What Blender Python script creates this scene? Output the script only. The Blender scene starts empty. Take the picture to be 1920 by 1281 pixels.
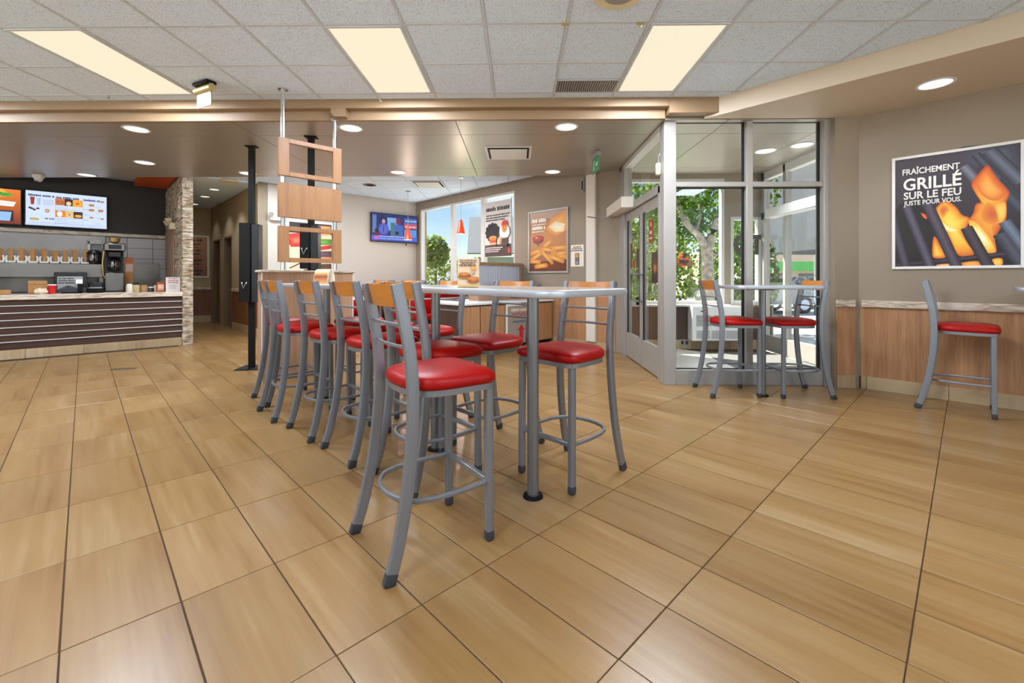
import bpy, bmesh, math, random
from mathutils import Vector, Matrix
R = math.radians
rnd = random.Random(7)
scene = bpy.context.scene
C = scene.collection

# ------------------------------------------------------------------ camera, world, sun, exposure
cam_d = bpy.data.cameras.new('camera'); cam = bpy.data.objects.new('camera', cam_d); C.objects.link(cam)
cam_d.sensor_width = 36.0; cam_d.lens = 827.44 / 1920 * 36.0
cam_d.shift_y = -118.7 / 1920; cam_d.clip_start = 0.02; cam_d.clip_end = 400
cam.location = (0, 0, 1.158); cam.rotation_euler = (R(90), 0, 0.0150)
scene.camera = cam
vs = scene.view_settings
vs.view_transform = 'Standard'; vs.look = 'None'; vs.gamma = 1.0; vs.use_curve_mapping = False
vs.exposure = 1.05

world = bpy.data.worlds.new('sky'); scene.world = world; world.use_nodes = True
nt = world.node_tree; nt.nodes.clear()
sky = nt.nodes.new('ShaderNodeTexSky'); sky.sky_type = 'NISHITA'; sky.sun_disc = False
sky.sun_elevation = R(52); sky.sun_rotation = R(120); sky.air_density = 1.0; sky.dust_density = 0.6; sky.ozone_density = 1.6
tcw = nt.nodes.new('ShaderNodeTexCoord')
nz = nt.nodes.new('ShaderNodeTexNoise'); nz.inputs['Scale'].default_value = 3.2; nz.inputs['Detail'].default_value = 6
mp = nt.nodes.new('ShaderNodeMapping'); mp.inputs['Scale'].default_value = (1, 1, 2.6)
cr = nt.nodes.new('ShaderNodeValToRGB'); cr.color_ramp.elements[0].position = 0.46; cr.color_ramp.elements[1].position = 0.74
mulw = nt.nodes.new('ShaderNodeVectorMath'); mulw.operation = 'SCALE'; mulw.inputs['Scale'].default_value = 0.085
mixw = nt.nodes.new('ShaderNodeMixRGB'); mixw.inputs['Color2'].default_value = (0.50, 0.54, 0.60, 1)
bgw = nt.nodes.new('ShaderNodeBackground'); bgw.inputs['Strength'].default_value = 1.0
outw = nt.nodes.new('ShaderNodeOutputWorld')
L = nt.links.new
L(tcw.outputs['Generated'], mp.inputs['Vector']); L(mp.outputs['Vector'], nz.inputs['Vector']); L(nz.outputs['Fac'], cr.inputs['Fac'])
L(sky.outputs['Color'], mulw.inputs[0]); L(mulw.outputs['Vector'], mixw.inputs['Color1']); L(cr.outputs['Color'], mixw.inputs['Fac'])
L(mixw.outputs['Color'], bgw.inputs['Color']); L(bgw.outputs['Background'], outw.inputs['Surface'])

sun_d = bpy.data.lights.new('sun', 'SUN'); sun_d.energy = 11.0; sun_d.angle = R(0.6); sun_d.color = (1.0, 0.95, 0.86)
sun = bpy.data.objects.new('sun', sun_d); C.objects.link(sun)
sun.rotation_euler = Vector((0.75, -0.66, -1.15)).to_track_quat('-Z', 'Y').to_euler()

TROFFER_W = 36.0      # watts of each fluorescent ceiling panel
DOWN_W = 9.0         # watts of each recessed downlight

# ------------------------------------------------------------------ constants of the place
S2 = math.sqrt(0.5)
def xy(u, v): return ((u - v) * S2, (u + v) * S2)
def uv(x, y): return ((x + y) * S2, (y - x) * S2)
CEIL = 3.043; SOF = 2.86; UW = 5.88; UWIN = 6.0; VTV = 9.65; A45 = R(45)

# ------------------------------------------------------------------ materials
def s2l(c):
    return tuple(((x / 255) / 12.92 if x / 255 <= 0.04045 else ((x / 255 + 0.055) / 1.055) ** 2.4) for x in c)
MATS = {}
def newmat(name):
    m = bpy.data.materials.new(name); m.use_nodes = True; MATS[name] = m
    n = m.node_tree; b = n.nodes['Principled BSDF']; return m, n, b
def plain(name, rgb, rough=0.5, metal=0.0, coat=0.0, emit=0.0, noise=0.0, nscale=30, bump=0.0, bscale=200):
    m, n, b = newmat(name); c = (*s2l(rgb), 1)
    b.inputs['Base Color'].default_value = c; b.inputs['Roughness'].default_value = rough; b.inputs['Metallic'].default_value = metal
    b.inputs['Coat Weight'].default_value = coat; b.inputs['Coat Roughness'].default_value = 0.12
    if emit: b.inputs['Emission Color'].default_value = c; b.inputs['Emission Strength'].default_value = emit
    if noise or bump:
        tc = n.nodes.new('ShaderNodeTexCoord')
        if noise:
            t = n.nodes.new('ShaderNodeTexNoise'); t.inputs['Scale'].default_value = nscale; t.inputs['Detail'].default_value = 4
            hs = n.nodes.new('ShaderNodeHueSaturation'); hs.inputs['Color'].default_value = c
            mr = n.nodes.new('ShaderNodeMapRange'); mr.inputs['From Min'].default_value = 0.3; mr.inputs['From Max'].default_value = 0.7
            mr.inputs['To Min'].default_value = 1 - noise; mr.inputs['To Max'].default_value = 1 + noise
            n.links.new(tc.outputs['Object'], t.inputs['Vector']); n.links.new(t.outputs['Fac'], mr.inputs['Value'])
            n.links.new(mr.outputs['Result'], hs.inputs['Value']); n.links.new(hs.outputs['Color'], b.inputs['Base Color'])
        if bump:
            t2 = n.nodes.new('ShaderNodeTexNoise'); t2.inputs['Scale'].default_value = bscale; t2.inputs['Detail'].default_value = 3
            bp = n.nodes.new('ShaderNodeBump'); bp.inputs['Strength'].default_value = bump; bp.inputs['Distance'].default_value = 0.004
            n.links.new(tc.outputs['Object'], t2.inputs['Vector']); n.links.new(t2.outputs['Fac'], bp.inputs['Height']); n.links.new(bp.outputs['Normal'], b.inputs['Normal'])
    return m
def wood(name, dark, light, scale=(60, 60, 2.2), rough=0.45, contrast=(0.3, 0.7), fine=0.35, coat=0.0, rotz=0.0):
    """stripes along local z unless scale says otherwise"""
    m, n, b = newmat(name); N = n.nodes.new; K = n.links.new
    tc = N('ShaderNodeTexCoord'); oi = N('ShaderNodeObjectInfo')
    ad = N('ShaderNodeVectorMath'); ad.operation = 'ADD'
    cmb = N('ShaderNodeCombineXYZ'); mul = N('ShaderNodeMath'); mul.operation = 'MULTIPLY'; mul.inputs[1].default_value = 17.0
    K(oi.outputs['Random'], mul.inputs[0]); K(mul.outputs[0], cmb.inputs[0]); K(mul.outputs[0], cmb.inputs[1]); K(mul.outputs[0], cmb.inputs[2])
    K(tc.outputs['Object'], ad.inputs[0]); K(cmb.outputs[0], ad.inputs[1])
    mp = N('ShaderNodeMapping'); mp.inputs['Scale'].default_value = scale; mp.inputs['Rotation'].default_value = (0, 0, rotz); K(ad.outputs[0], mp.inputs['Vector'])
    t = N('ShaderNodeTexNoise'); t.inputs['Scale'].default_value = 0.35; t.inputs['Detail'].default_value = 5; t.inputs['Roughness'].default_value = 0.62
    t2 = N('ShaderNodeTexNoise'); t2.inputs['Scale'].default_value = 2.6; t2.inputs['Detail'].default_value = 3
    K(mp.outputs[0], t.inputs['Vector']); K(mp.outputs[0], t2.inputs['Vector'])
    mx = N('ShaderNodeMix'); mx.data_type = 'FLOAT'; mx.inputs[0].default_value = fine; K(t.outputs['Fac'], mx.inputs[2]); K(t2.outputs['Fac'], mx.inputs[3])
    cr = N('ShaderNodeValToRGB'); cr.color_ramp.elements[0].position = contrast[0]; cr.color_ramp.elements[1].position = contrast[1]
    cr.color_ramp.elements[0].color = (*s2l(dark), 1); cr.color_ramp.elements[1].color = (*s2l(light), 1)
    K(mx.outputs[0], cr.inputs['Fac']); K(cr.outputs['Color'], b.inputs['Base Color'])
    b.inputs['Roughness'].default_value = rough; b.inputs['Coat Weight'].default_value = coat; b.inputs['Coat Roughness'].default_value = 0.15
    return m
def marble(name, base, vein, rough=0.3):
    m, n, b = newmat(name); N = n.nodes.new; K = n.links.new
    tc = N('ShaderNodeTexCoord'); mp = N('ShaderNodeMapping'); mp.inputs['Scale'].default_value = (2.2, 2.2, 14)
    t = N('ShaderNodeTexNoise'); t.inputs['Scale'].default_value = 1.6; t.inputs['Detail'].default_value = 8; t.inputs['Distortion'].default_value = 1.6
    cr = N('ShaderNodeValToRGB'); e = cr.color_ramp.elements; e[0].position = 0.36; e[0].color = (*s2l(vein), 1); e[1].position = 0.56; e[1].color = (*s2l(base), 1)
    K(tc.outputs['Object'], mp.inputs[0]); K(mp.outputs[0], t.inputs['Vector']); K(t.outputs['Fac'], cr.inputs[0]); K(cr.outputs[0], b.inputs['Base Color'])
    b.inputs['Roughness'].default_value = rough
    return m
def glass(name, tint=(1, 1, 1), refl=0.10):
    m, n, b = newmat(name); N = n.nodes.new; K = n.links.new
    n.nodes.remove(b); out = n.nodes['Material Output']
    tr = N('ShaderNodeBsdfTransparent'); tr.inputs['Color'].default_value = (*tint, 1)
    gl = N('ShaderNodeBsdfGlossy'); gl.inputs['Roughness'].default_value = 0.01
    fr = N('ShaderNodeFresnel'); fr.inputs['IOR'].default_value = 1.45
    mr = N('ShaderNodeMath'); mr.operation = 'MULTIPLY'; mr.inputs[1].default_value = refl * 10
    geo = N('ShaderNodeNewGeometry'); inv = N('ShaderNodeMath'); inv.operation = 'SUBTRACT'; inv.inputs[0].default_value = 1.0; K(geo.outputs['Backfacing'], inv.inputs[1])
    m2 = N('ShaderNodeMath'); m2.operation = 'MULTIPLY'; K(mr.outputs[0], m2.inputs[0]); K(inv.outputs[0], m2.inputs[1])
    mx = N('ShaderNodeMixShader'); K(fr.outputs[0], mr.inputs[0]); K(m2.outputs[0], mx.inputs[0]); K(tr.outputs[0], mx.inputs[1]); K(gl.outputs[0], mx.inputs[2]); K(mx.outputs[0], out.inputs['Surface'])
    return m
def printmat(name, emit=0.0, rough=0.45):
    m, n, b = newmat(name); a = n.nodes.new('ShaderNodeAttribute'); a.attribute_name = 'Col'
    n.links.new(a.outputs['Color'], b.inputs['Base Color']); b.inputs['Roughness'].default_value = rough
    if emit:
        b.inputs['Base Color'].default_value = (0, 0, 0, 1); n.links.remove(b.inputs['Base Color'].links[0])
        n.links.new(a.outputs['Color'], b.inputs['Emission Color']); b.inputs['Emission Strength'].default_value = emit
    return m
def floor_tile_mat(name, ramp, rough=(0.29, 0.29)):
    m, n, b = newmat(name); N = n.nodes.new; K = n.links.new
    geo = N('ShaderNodeNewGeometry'); oi = N('ShaderNodeObjectInfo')
    rot = N('ShaderNodeMapping'); rot.inputs['Rotation'].default_value = (0, 0, -A45); K(geo.outputs['Position'], rot.inputs['Vector'])
    cmb = N('ShaderNodeCombineXYZ'); m1 = N('ShaderNodeMath'); m1.operation = 'MULTIPLY'; m1.inputs[1].default_value = 9.0
    K(oi.outputs['Random'], m1.inputs[0]); K(m1.outputs[0], cmb.inputs[0]); K(m1.outputs[0], cmb.inputs[2])
    ad = N('ShaderNodeVectorMath'); ad.operation = 'ADD'; K(rot.outputs[0], ad.inputs[0]); K(cmb.outputs[0], ad.inputs[1])
    mp = N('ShaderNodeMapping'); mp.inputs['Scale'].default_value = (34, 1.3, 1); K(ad.outputs[0], mp.inputs['Vector'])
    t = N('ShaderNodeTexNoise'); t.inputs['Scale'].default_value = 1.0; t.inputs['Detail'].default_value = 7; t.inputs['Roughness'].default_value = 0.6; t.inputs['Distortion'].default_value = 0.25
    K(mp.outputs[0], t.inputs['Vector'])
    mpb = N('ShaderNodeMapping'); mpb.inputs['Scale'].default_value = (5, 0.9, 1); K(ad.outputs[0], mpb.inputs['Vector'])
    tb = N('ShaderNodeTexNoise'); tb.inputs['Scale'].default_value = 1.0; tb.inputs['Detail'].default_value = 3; K(mpb.outputs[0], tb.inputs['Vector'])
    mx = N('ShaderNodeMix'); mx.data_type = 'FLOAT'; mx.inputs[0].default_value = 0.55; K(t.outputs['Fac'], mx.inputs[2]); K(tb.outputs['Fac'], mx.inputs[3])
    cr = N('ShaderNodeValToRGB'); el = cr.color_ramp.elements
    el[0].position, el[0].color = ramp[0][0], (*s2l(ramp[0][1]), 1); el[1].position, el[1].color = ramp[-1][0], (*s2l(ramp[-1][1]), 1)
    for p, c in ramp[1:-1]:
        e = el.new(p); e.color = (*s2l(c), 1)
    K(mx.outputs[0], cr.inputs['Fac'])
    hs = N('ShaderNodeHueSaturation'); K(cr.outputs['Color'], hs.inputs['Color'])
    mr = N('ShaderNodeMapRange'); mr.inputs['To Min'].default_value = 0.93; mr.inputs['To Max'].default_value = 1.06; K(oi.outputs['Random'], mr.inputs['Value']); K(mr.outputs[0], hs.inputs['Value'])
    K(hs.outputs['Color'], b.inputs['Base Color'])
    b.inputs['Roughness'].default_value = rough[0]
    b.inputs['Specular IOR Level'].default_value = 0.5
    return m
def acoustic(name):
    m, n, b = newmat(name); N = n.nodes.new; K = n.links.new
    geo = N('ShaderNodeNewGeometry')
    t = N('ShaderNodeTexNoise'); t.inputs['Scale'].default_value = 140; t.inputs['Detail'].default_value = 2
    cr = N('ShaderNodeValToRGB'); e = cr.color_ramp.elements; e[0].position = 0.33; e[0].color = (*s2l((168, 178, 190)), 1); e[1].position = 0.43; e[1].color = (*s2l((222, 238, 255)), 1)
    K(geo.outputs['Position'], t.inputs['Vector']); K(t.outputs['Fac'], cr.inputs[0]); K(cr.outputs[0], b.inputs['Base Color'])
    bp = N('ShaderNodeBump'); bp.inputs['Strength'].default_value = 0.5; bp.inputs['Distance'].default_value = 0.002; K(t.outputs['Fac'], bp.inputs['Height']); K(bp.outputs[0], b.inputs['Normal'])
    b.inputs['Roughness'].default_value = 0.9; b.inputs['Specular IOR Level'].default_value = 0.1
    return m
def stone_mat(name):
    m, n, b = newmat(name); N = n.nodes.new; K = n.links.new
    geo = N('ShaderNodeNewGeometry'); mp = N('ShaderNodeMapping'); mp.inputs['Scale'].default_value = (9, 9, 30); K(geo.outputs['Position'], mp.inputs[0])
    t = N('ShaderNodeTexNoise'); t.inputs['Scale'].default_value = 1.0; t.inputs['Detail'].default_value = 6; K(mp.outputs[0], t.inputs['Vector'])
    cr = N('ShaderNodeValToRGB'); e = cr.color_ramp.elements; e[0].position = 0.32; e[0].color = (*s2l((118, 94, 68)), 1); e[1].position = 0.64; e[1].color = (*s2l((204, 194, 178)), 1)
    x = e.new(0.48); x.color = (*s2l((172, 154, 128)), 1)
    K(t.outputs['Fac'], cr.inputs[0]); K(cr.outputs[0], b.inputs['Base Color']); b.inputs['Roughness'].default_value = 0.85
    return m
def leafmat(name, a, c):
    m, n, b = newmat(name); N = n.nodes.new; K = n.links.new
    n.nodes.remove(b); di = N('ShaderNodeBsdfDiffuse'); tl_ = N('ShaderNodeBsdfTranslucent'); ms = N('ShaderNodeMixShader'); ms.inputs[0].default_value = .5; K(di.outputs[0], ms.inputs[1]); K(tl_.outputs[0], ms.inputs[2]); K(ms.outputs[0], n.nodes['Material Output'].inputs['Surface'])
    geo = N('ShaderNodeNewGeometry'); cr = N('ShaderNodeValToRGB'); cr.color_ramp.elements[0].color = (*s2l(a), 1); cr.color_ramp.elements[1].color = (*s2l(c), 1)
    K(geo.outputs['Random Per Island'], cr.inputs[0]); K(cr.outputs[0], di.inputs['Color']); K(cr.outputs[0], tl_.inputs['Color'])
    return m
FLR = floor_tile_mat('travertine_floor_tile', [(0.30, (116, 80, 42)), (0.44, (137, 103, 59)), (0.56, (145, 113, 70)), (0.70, (158, 131, 92))])
BASET = floor_tile_mat('base_tile', [(0.30, (156, 130, 96)), (0.5, (176, 150, 114)), (0.68, (190, 166, 132))], rough=(0.3, 0.45))
GROUT = plain('grout', (72, 50, 32), 0.9)
ACO = acoustic('acoustic_tile'); TBAR = plain('ceiling_grid_steel', (200, 206, 214), 0.5)  # tile and bar colours carry a cool tint offsetting warm floor bounce
TAN = plain('tan_wall_paint', (147, 132, 113), 0.6, bump=0.05, bscale=300)
TANLIT = plain('tan_wall_paint_lit', (186, 178, 167), 0.6, bump=0.05, bscale=300)  # same tan paint, lightened for the window light falling on it
TAND = plain('hallway_wall_paint', (176, 156, 122), 0.6)
BULK = plain('bulkhead_paint', (204, 186, 162), 0.5)
BEAM = plain('bronze_beam_paint', (146, 120, 90), 0.5)
SOFF = plain('soffit_metal_panel', (166, 158, 146), 0.34, metal=0.25)
CREAM = plain('cream_pilaster', (222, 212, 198), 0.6)
WOODW = wood('wainscot_laminate', (148, 101, 64), (196, 147, 103), fine=0.4)
WOODD = wood('dark_wainscot_laminate', (58, 42, 34), (88, 66, 52), fine=0.4)
WOODP = wood('hanging_panel_laminate', (132, 90, 54), (158, 114, 74), scale=(46, 46, 1.6))
WOODH = wood('half_wall_laminate', (150, 112, 84), (186, 148, 118), scale=(46, 46, 1.6))
WOODC = wood('counter_board_laminate', (56, 34, 22), (80, 53, 37), scale=(3, 60, 60), rough=.75)
WOODHALL = wood('hallway_wainscot', (104, 62, 36), (134, 88, 56))
SLAT = wood('stool_back_plywood', (176, 102, 30), (206, 132, 52), scale=(3, 40, 40), rough=0.35, coat=0.3)
METAL = plain('stool_silver_paint', (140, 143, 148), 0.36, metal=0.6)
METALD = plain('table_pole_steel', (140, 144, 148), 0.32, metal=0.8)
RED = plain('red_vinyl', (158, 11, 5), 0.40, coat=0.0); RED.node_tree.nodes['Principled BSDF'].inputs['Specular IOR Level'].default_value = 0.22
CAP = plain('foot_cap_plastic', (62, 64, 68), 0.6)
TTOP = plain('table_laminate', (178, 166, 152), 0.22, coat=0.3, noise=0.05, nscale=60)
TEDGE = plain('table_edge_aluminium', (184, 188, 194), 0.40, metal=0.55)
ALU = plain('door_frame_aluminium', (168, 163, 156), 0.45, metal=0.3)
ALUW = plain('window_frame_white', (206, 204, 200), 0.5)
BLKG = plain('black_gasket', (20, 20, 21), 0.6)
GLASS = glass('window_glass', (0.97, 0.985, 0.98), 0.10)
CHROME = plain('chrome', (222, 222, 224), 0.18, metal=1.0)
BLACK = plain('black_metal', (12, 10, 9), 0.6); BLACK.node_tree.nodes['Principled BSDF'].inputs['Specular IOR Level'].default_value = .2
BLKS = plain('black_screen_plastic', (15, 15, 18), 0.4)
WHITE = plain('white_plastic', (232, 230, 224), 0.5)
WHITEM = plain('white_metal', (226, 225, 222), 0.4)
CREAMP = plain('cream_plastic', (226, 212, 176), 0.5)
BRASS = plain('brushed_gold', (196, 172, 116), 0.35, metal=0.7)
STEEL = plain('stainless_steel', (118, 115, 112), 0.24, metal=0.9, noise=0.08, nscale=4)
KBLACK = plain('kitchen_black_wall', (44, 40, 38), 0.5)
KTILE = plain('kitchen_wall_tile', (190, 188, 188), 0.22)
MARB = marble('marble_counter', (218, 206, 190), (168, 140, 116))
MARBR = marble('chair_rail_stone', (214, 200, 182), (160, 138, 114), 0.4)
STONE = stone_mat('ledger_stone')
REFL = plain('downlight_reflector', (236, 238, 243), 0.25, emit=0.55)
DIFF = plain('troffer_diffuser', (60, 58, 54), 0.9); DIFF.node_tree.nodes['Principled BSDF'].inputs['Emission Color'].default_value = (1.0, .888, .655, 1); DIFF.node_tree.nodes['Principled BSDF'].inputs['Emission Strength'].default_value = 0.455
LAMPW = plain('glowing_lens', (255, 250, 238), 0.6, emit=1.6)
PENDR = plain('red_pendant_glass', (226, 60, 30), 0.3, emit=0.5)
PRINT = printmat('printed_paper'); SCREEN = printmat('lit_screen', emit=0.53)
KRAFT = plain('kraft_paper', (176, 128, 78), 0.8, noise=0.1, nscale=20)
ORANGE = plain('orange_panel', (206, 84, 28), 0.5)
GREYM = plain('grey_laminate', (150, 150, 150), 0.35)
GREEN = plain('exit_green', (38, 112, 74), 0.4, emit=0.25)
BARK = plain('bark', (108, 92, 78), 0.9, noise=0.35, nscale=14)
LEAF = leafmat('leaf', (52, 84, 22), (112, 140, 56)); LEAFY = leafmat('leaf_light', (84, 112, 40), (150, 158, 84)); LEAFD = leafmat('leaf_dark', (36, 62, 22), (78, 106, 44))
GRASS = plain('grass', (122, 146, 74), 0.9, noise=0.2, nscale=8)
PALELOT = plain('pale_concrete', (206, 206, 206), 0.9, noise=0.1, nscale=20)  # pale concrete, lightened to bounce sunlight up to the ceiling
CONC = plain('concrete', (200, 194, 184), 0.85)

# ------------------------------------------------------------------ builders
class MB:
    """collects shapes; build() links them as one mesh object"""
    def __init__(s): s.bm = bmesh.new()
    def box(s, x0, x1, y0, y1, z0, z1, b=0.0, seg=1):
        g = bmesh.ops.create_cube(s.bm, size=1.0)['verts']
        bmesh.ops.scale(s.bm, vec=(abs(x1 - x0), abs(y1 - y0), abs(z1 - z0)), verts=g)
        bmesh.ops.translate(s.bm, vec=((x0 + x1) / 2, (y0 + y1) / 2, (z0 + z1) / 2), verts=g)
        if b:
            es = list({e for v in g for e in v.link_edges})
            bmesh.ops.bevel(s.bm, geom=es, offset=b, segments=seg, affect='EDGES', profile=0.5)
        return s
    def prism(s, pts, z0, z1):
        vb = [s.bm.verts.new((p[0], p[1], z0)) for p in pts]; vt = [s.bm.verts.new((p[0], p[1], z1)) for p in pts]
        n = len(pts); s.bm.faces.new(vb[::-1]); s.bm.faces.new(vt)
        for i in range(n): s.bm.faces.new((vb[i], vb[(i + 1) % n], vt[(i + 1) % n], vt[i]))
        return s
    def sweep(s, path, sec, side=None, scale=None, closed=False):
        """sec: list of (a,b); a along 'side', b along side x tangent"""
        path = [Vector(p) for p in path]; n = len(path); rings = []
        for i, p in enumerate(path):
            if closed: t = path[(i + 1) % n] - path[i - 1]
            else: t = path[min(i + 1, n - 1)] - path[max(i - 1, 0)]
            t.normalize()
            a = Vector(side) if side else (Vector((0, 0, 1)) if abs(t.z) < 0.95 else Vector((1, 0, 0)))
            a = (a - t * a.dot(t)).normalized(); b = t.cross(a)
            k = scale[i] if scale else 1.0
            rings.append([s.bm.verts.new(p + a * (q[0] * k) + b * (q[1] * k)) for q in sec])
        m = len(sec)
        for i in range(n if closed else n - 1):
            r0, r1 = rings[i], rings[(i + 1) % n]
            for j in range(m): s.bm.faces.new((r0[j], r0[(j + 1) % m], r1[(j + 1) % m], r1[j]))
        if not closed:
            s.bm.faces.new(rings[0][::-1]); s.bm.faces.new(rings[-1])
        return s
    def tube(s, path, r, n=10, scale=None, closed=False):
        return s.sweep(path, [(r * math.cos(2 * math.pi * k / n), r * math.sin(2 * math.pi * k / n)) for k in range(n)], scale=scale, closed=closed)
    def cyl(s, x, y, z0, z1, r, n=20, r2=None):
        return s.tube([(x, y, z0), (x, y, z1)], r, n, scale=[1, (r2 / r if r2 is not None else 1)])
    def lathe(s, prof, n=24, c=(0, 0, 0)):
        rings = []
        for r, z in prof:
            if r < 1e-6: rings.append([s.bm.verts.new((c[0], c[1], c[2] + z))])
            else: rings.append([s.bm.verts.new((c[0] + r * math.cos(2 * math.pi * k / n), c[1] + r * math.sin(2 * math.pi * k / n), c[2] + z)) for k in range(n)])
        for a, b in zip(rings, rings[1:]):
            for k in range(n):
                k2 = (k + 1) % n
                if len(a) == 1 and len(b) == 1: continue
                if len(a) == 1: s.bm.faces.new((a[0], b[k2], b[k]))
                elif len(b) == 1: s.bm.faces.new((a[k], a[k2], b[0]))
                else: s.bm.faces.new((a[k], a[k2], b[k2], b[k]))
        return s
    def quad(s, *p):
        s.bm.faces.new([s.bm.verts.new(q) for q in p]); return s
    def mesh(s, name, mat, smooth=40):
        bmesh.ops.recalc_face_normals(s.bm, faces=s.bm.faces)
        me = bpy.data.meshes.new(name); s.bm.to_mesh(me); s.bm.free(); me.materials.append(mat)
        if smooth:
            for p in me.polygons: p.use_smooth = True
            me.set_sharp_from_angle(angle=R(smooth))
        return me
    def build(s, name, mat, parent=None, loc=(0, 0, 0), rz=0.0, smooth=40):
        return put(name, s.mesh(name, mat, smooth), parent, loc, rz)
def put(name, me, parent=None, loc=(0, 0, 0), rz=0.0):
    o = bpy.data.objects.new(name, me); C.objects.link(o); o.parent = parent
    o.location = loc; o.rotation_euler = (0, 0, rz); return o
def tag(o, label=None, cat=None, group=None, kind=None):
    if label: o['label'] = label
    if cat: o['category'] = cat
    if group: o['group'] = group
    if kind: o['kind'] = kind
    return o
def thing(name, label, cat, loc, rz=0.0, group=None):
    o = put(name, None, None, loc, rz); o.empty_display_size = 0.1
    return tag(o, label, cat, group)
def thing_uv(name, label, cat, u, v, z=0.0, extra=0.0, group=None):
    return thing(name, label, cat, (*xy(u, v), z), A45 + extra, group)
def struct(o, label, cat): return tag(o, label, cat, kind='structure')
def box(name, mat, parent, x0, x1, y0, y1, z0, z1, b=0.0, seg=1):
    return MB().box(x0, x1, y0, y1, z0, z1, b, seg).build(name, mat, parent)
def clip(poly, a, b, c):
    """keep a*x+b*y<=c"""
    out = []
    for i in range(len(poly)):
        p, q = poly[i], poly[(i + 1) % len(poly)]
        dp, dq = a * p[0] + b * p[1] - c, a * q[0] + b * q[1] - c
        if dp <= 0: out.append(p)
        if (dp < 0 < dq) or (dq < 0 < dp):
            t = dp / (dp - dq); out.append((p[0] + t * (q[0] - p[0]), p[1] + t * (q[1] - p[1])))
    return out
def area(p): return abs(sum(p[i][0] * p[(i + 1) % len(p)][1] - p[(i + 1) % len(p)][0] * p[i][1] for i in range(len(p)))) / 2 if len(p) > 2 else 0
def lamp(kind, parent, loc, watts, color=(1, 0.93, 0.82), **kw):
    d = bpy.data.lights.new('lamp', kind); d.energy = watts; d.color = color
    for k, x in kw.items(): setattr(d, k, x)
    o = bpy.data.objects.new('lamp', d); C.objects.link(o); o.parent = parent; o.location = loc
    return o
def closed_spline(pts, n=4):
    out = []; m = len(pts)
    for i in range(m):
        p0, p1, p2, p3 = pts[i - 1], pts[i], pts[(i + 1) % m], pts[(i + 2) % m]
        for k in range(n):
            t = k / n; out.append(tuple(0.5 * (2 * p1[j] + (p2[j] - p0[j]) * t + (2 * p0[j] - 5 * p1[j] + 4 * p2[j] - p3[j]) * t * t + (3 * p1[j] - p0[j] - 3 * p2[j] + p3[j]) * t ** 3) for j in (0, 1)))
    return out
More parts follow.
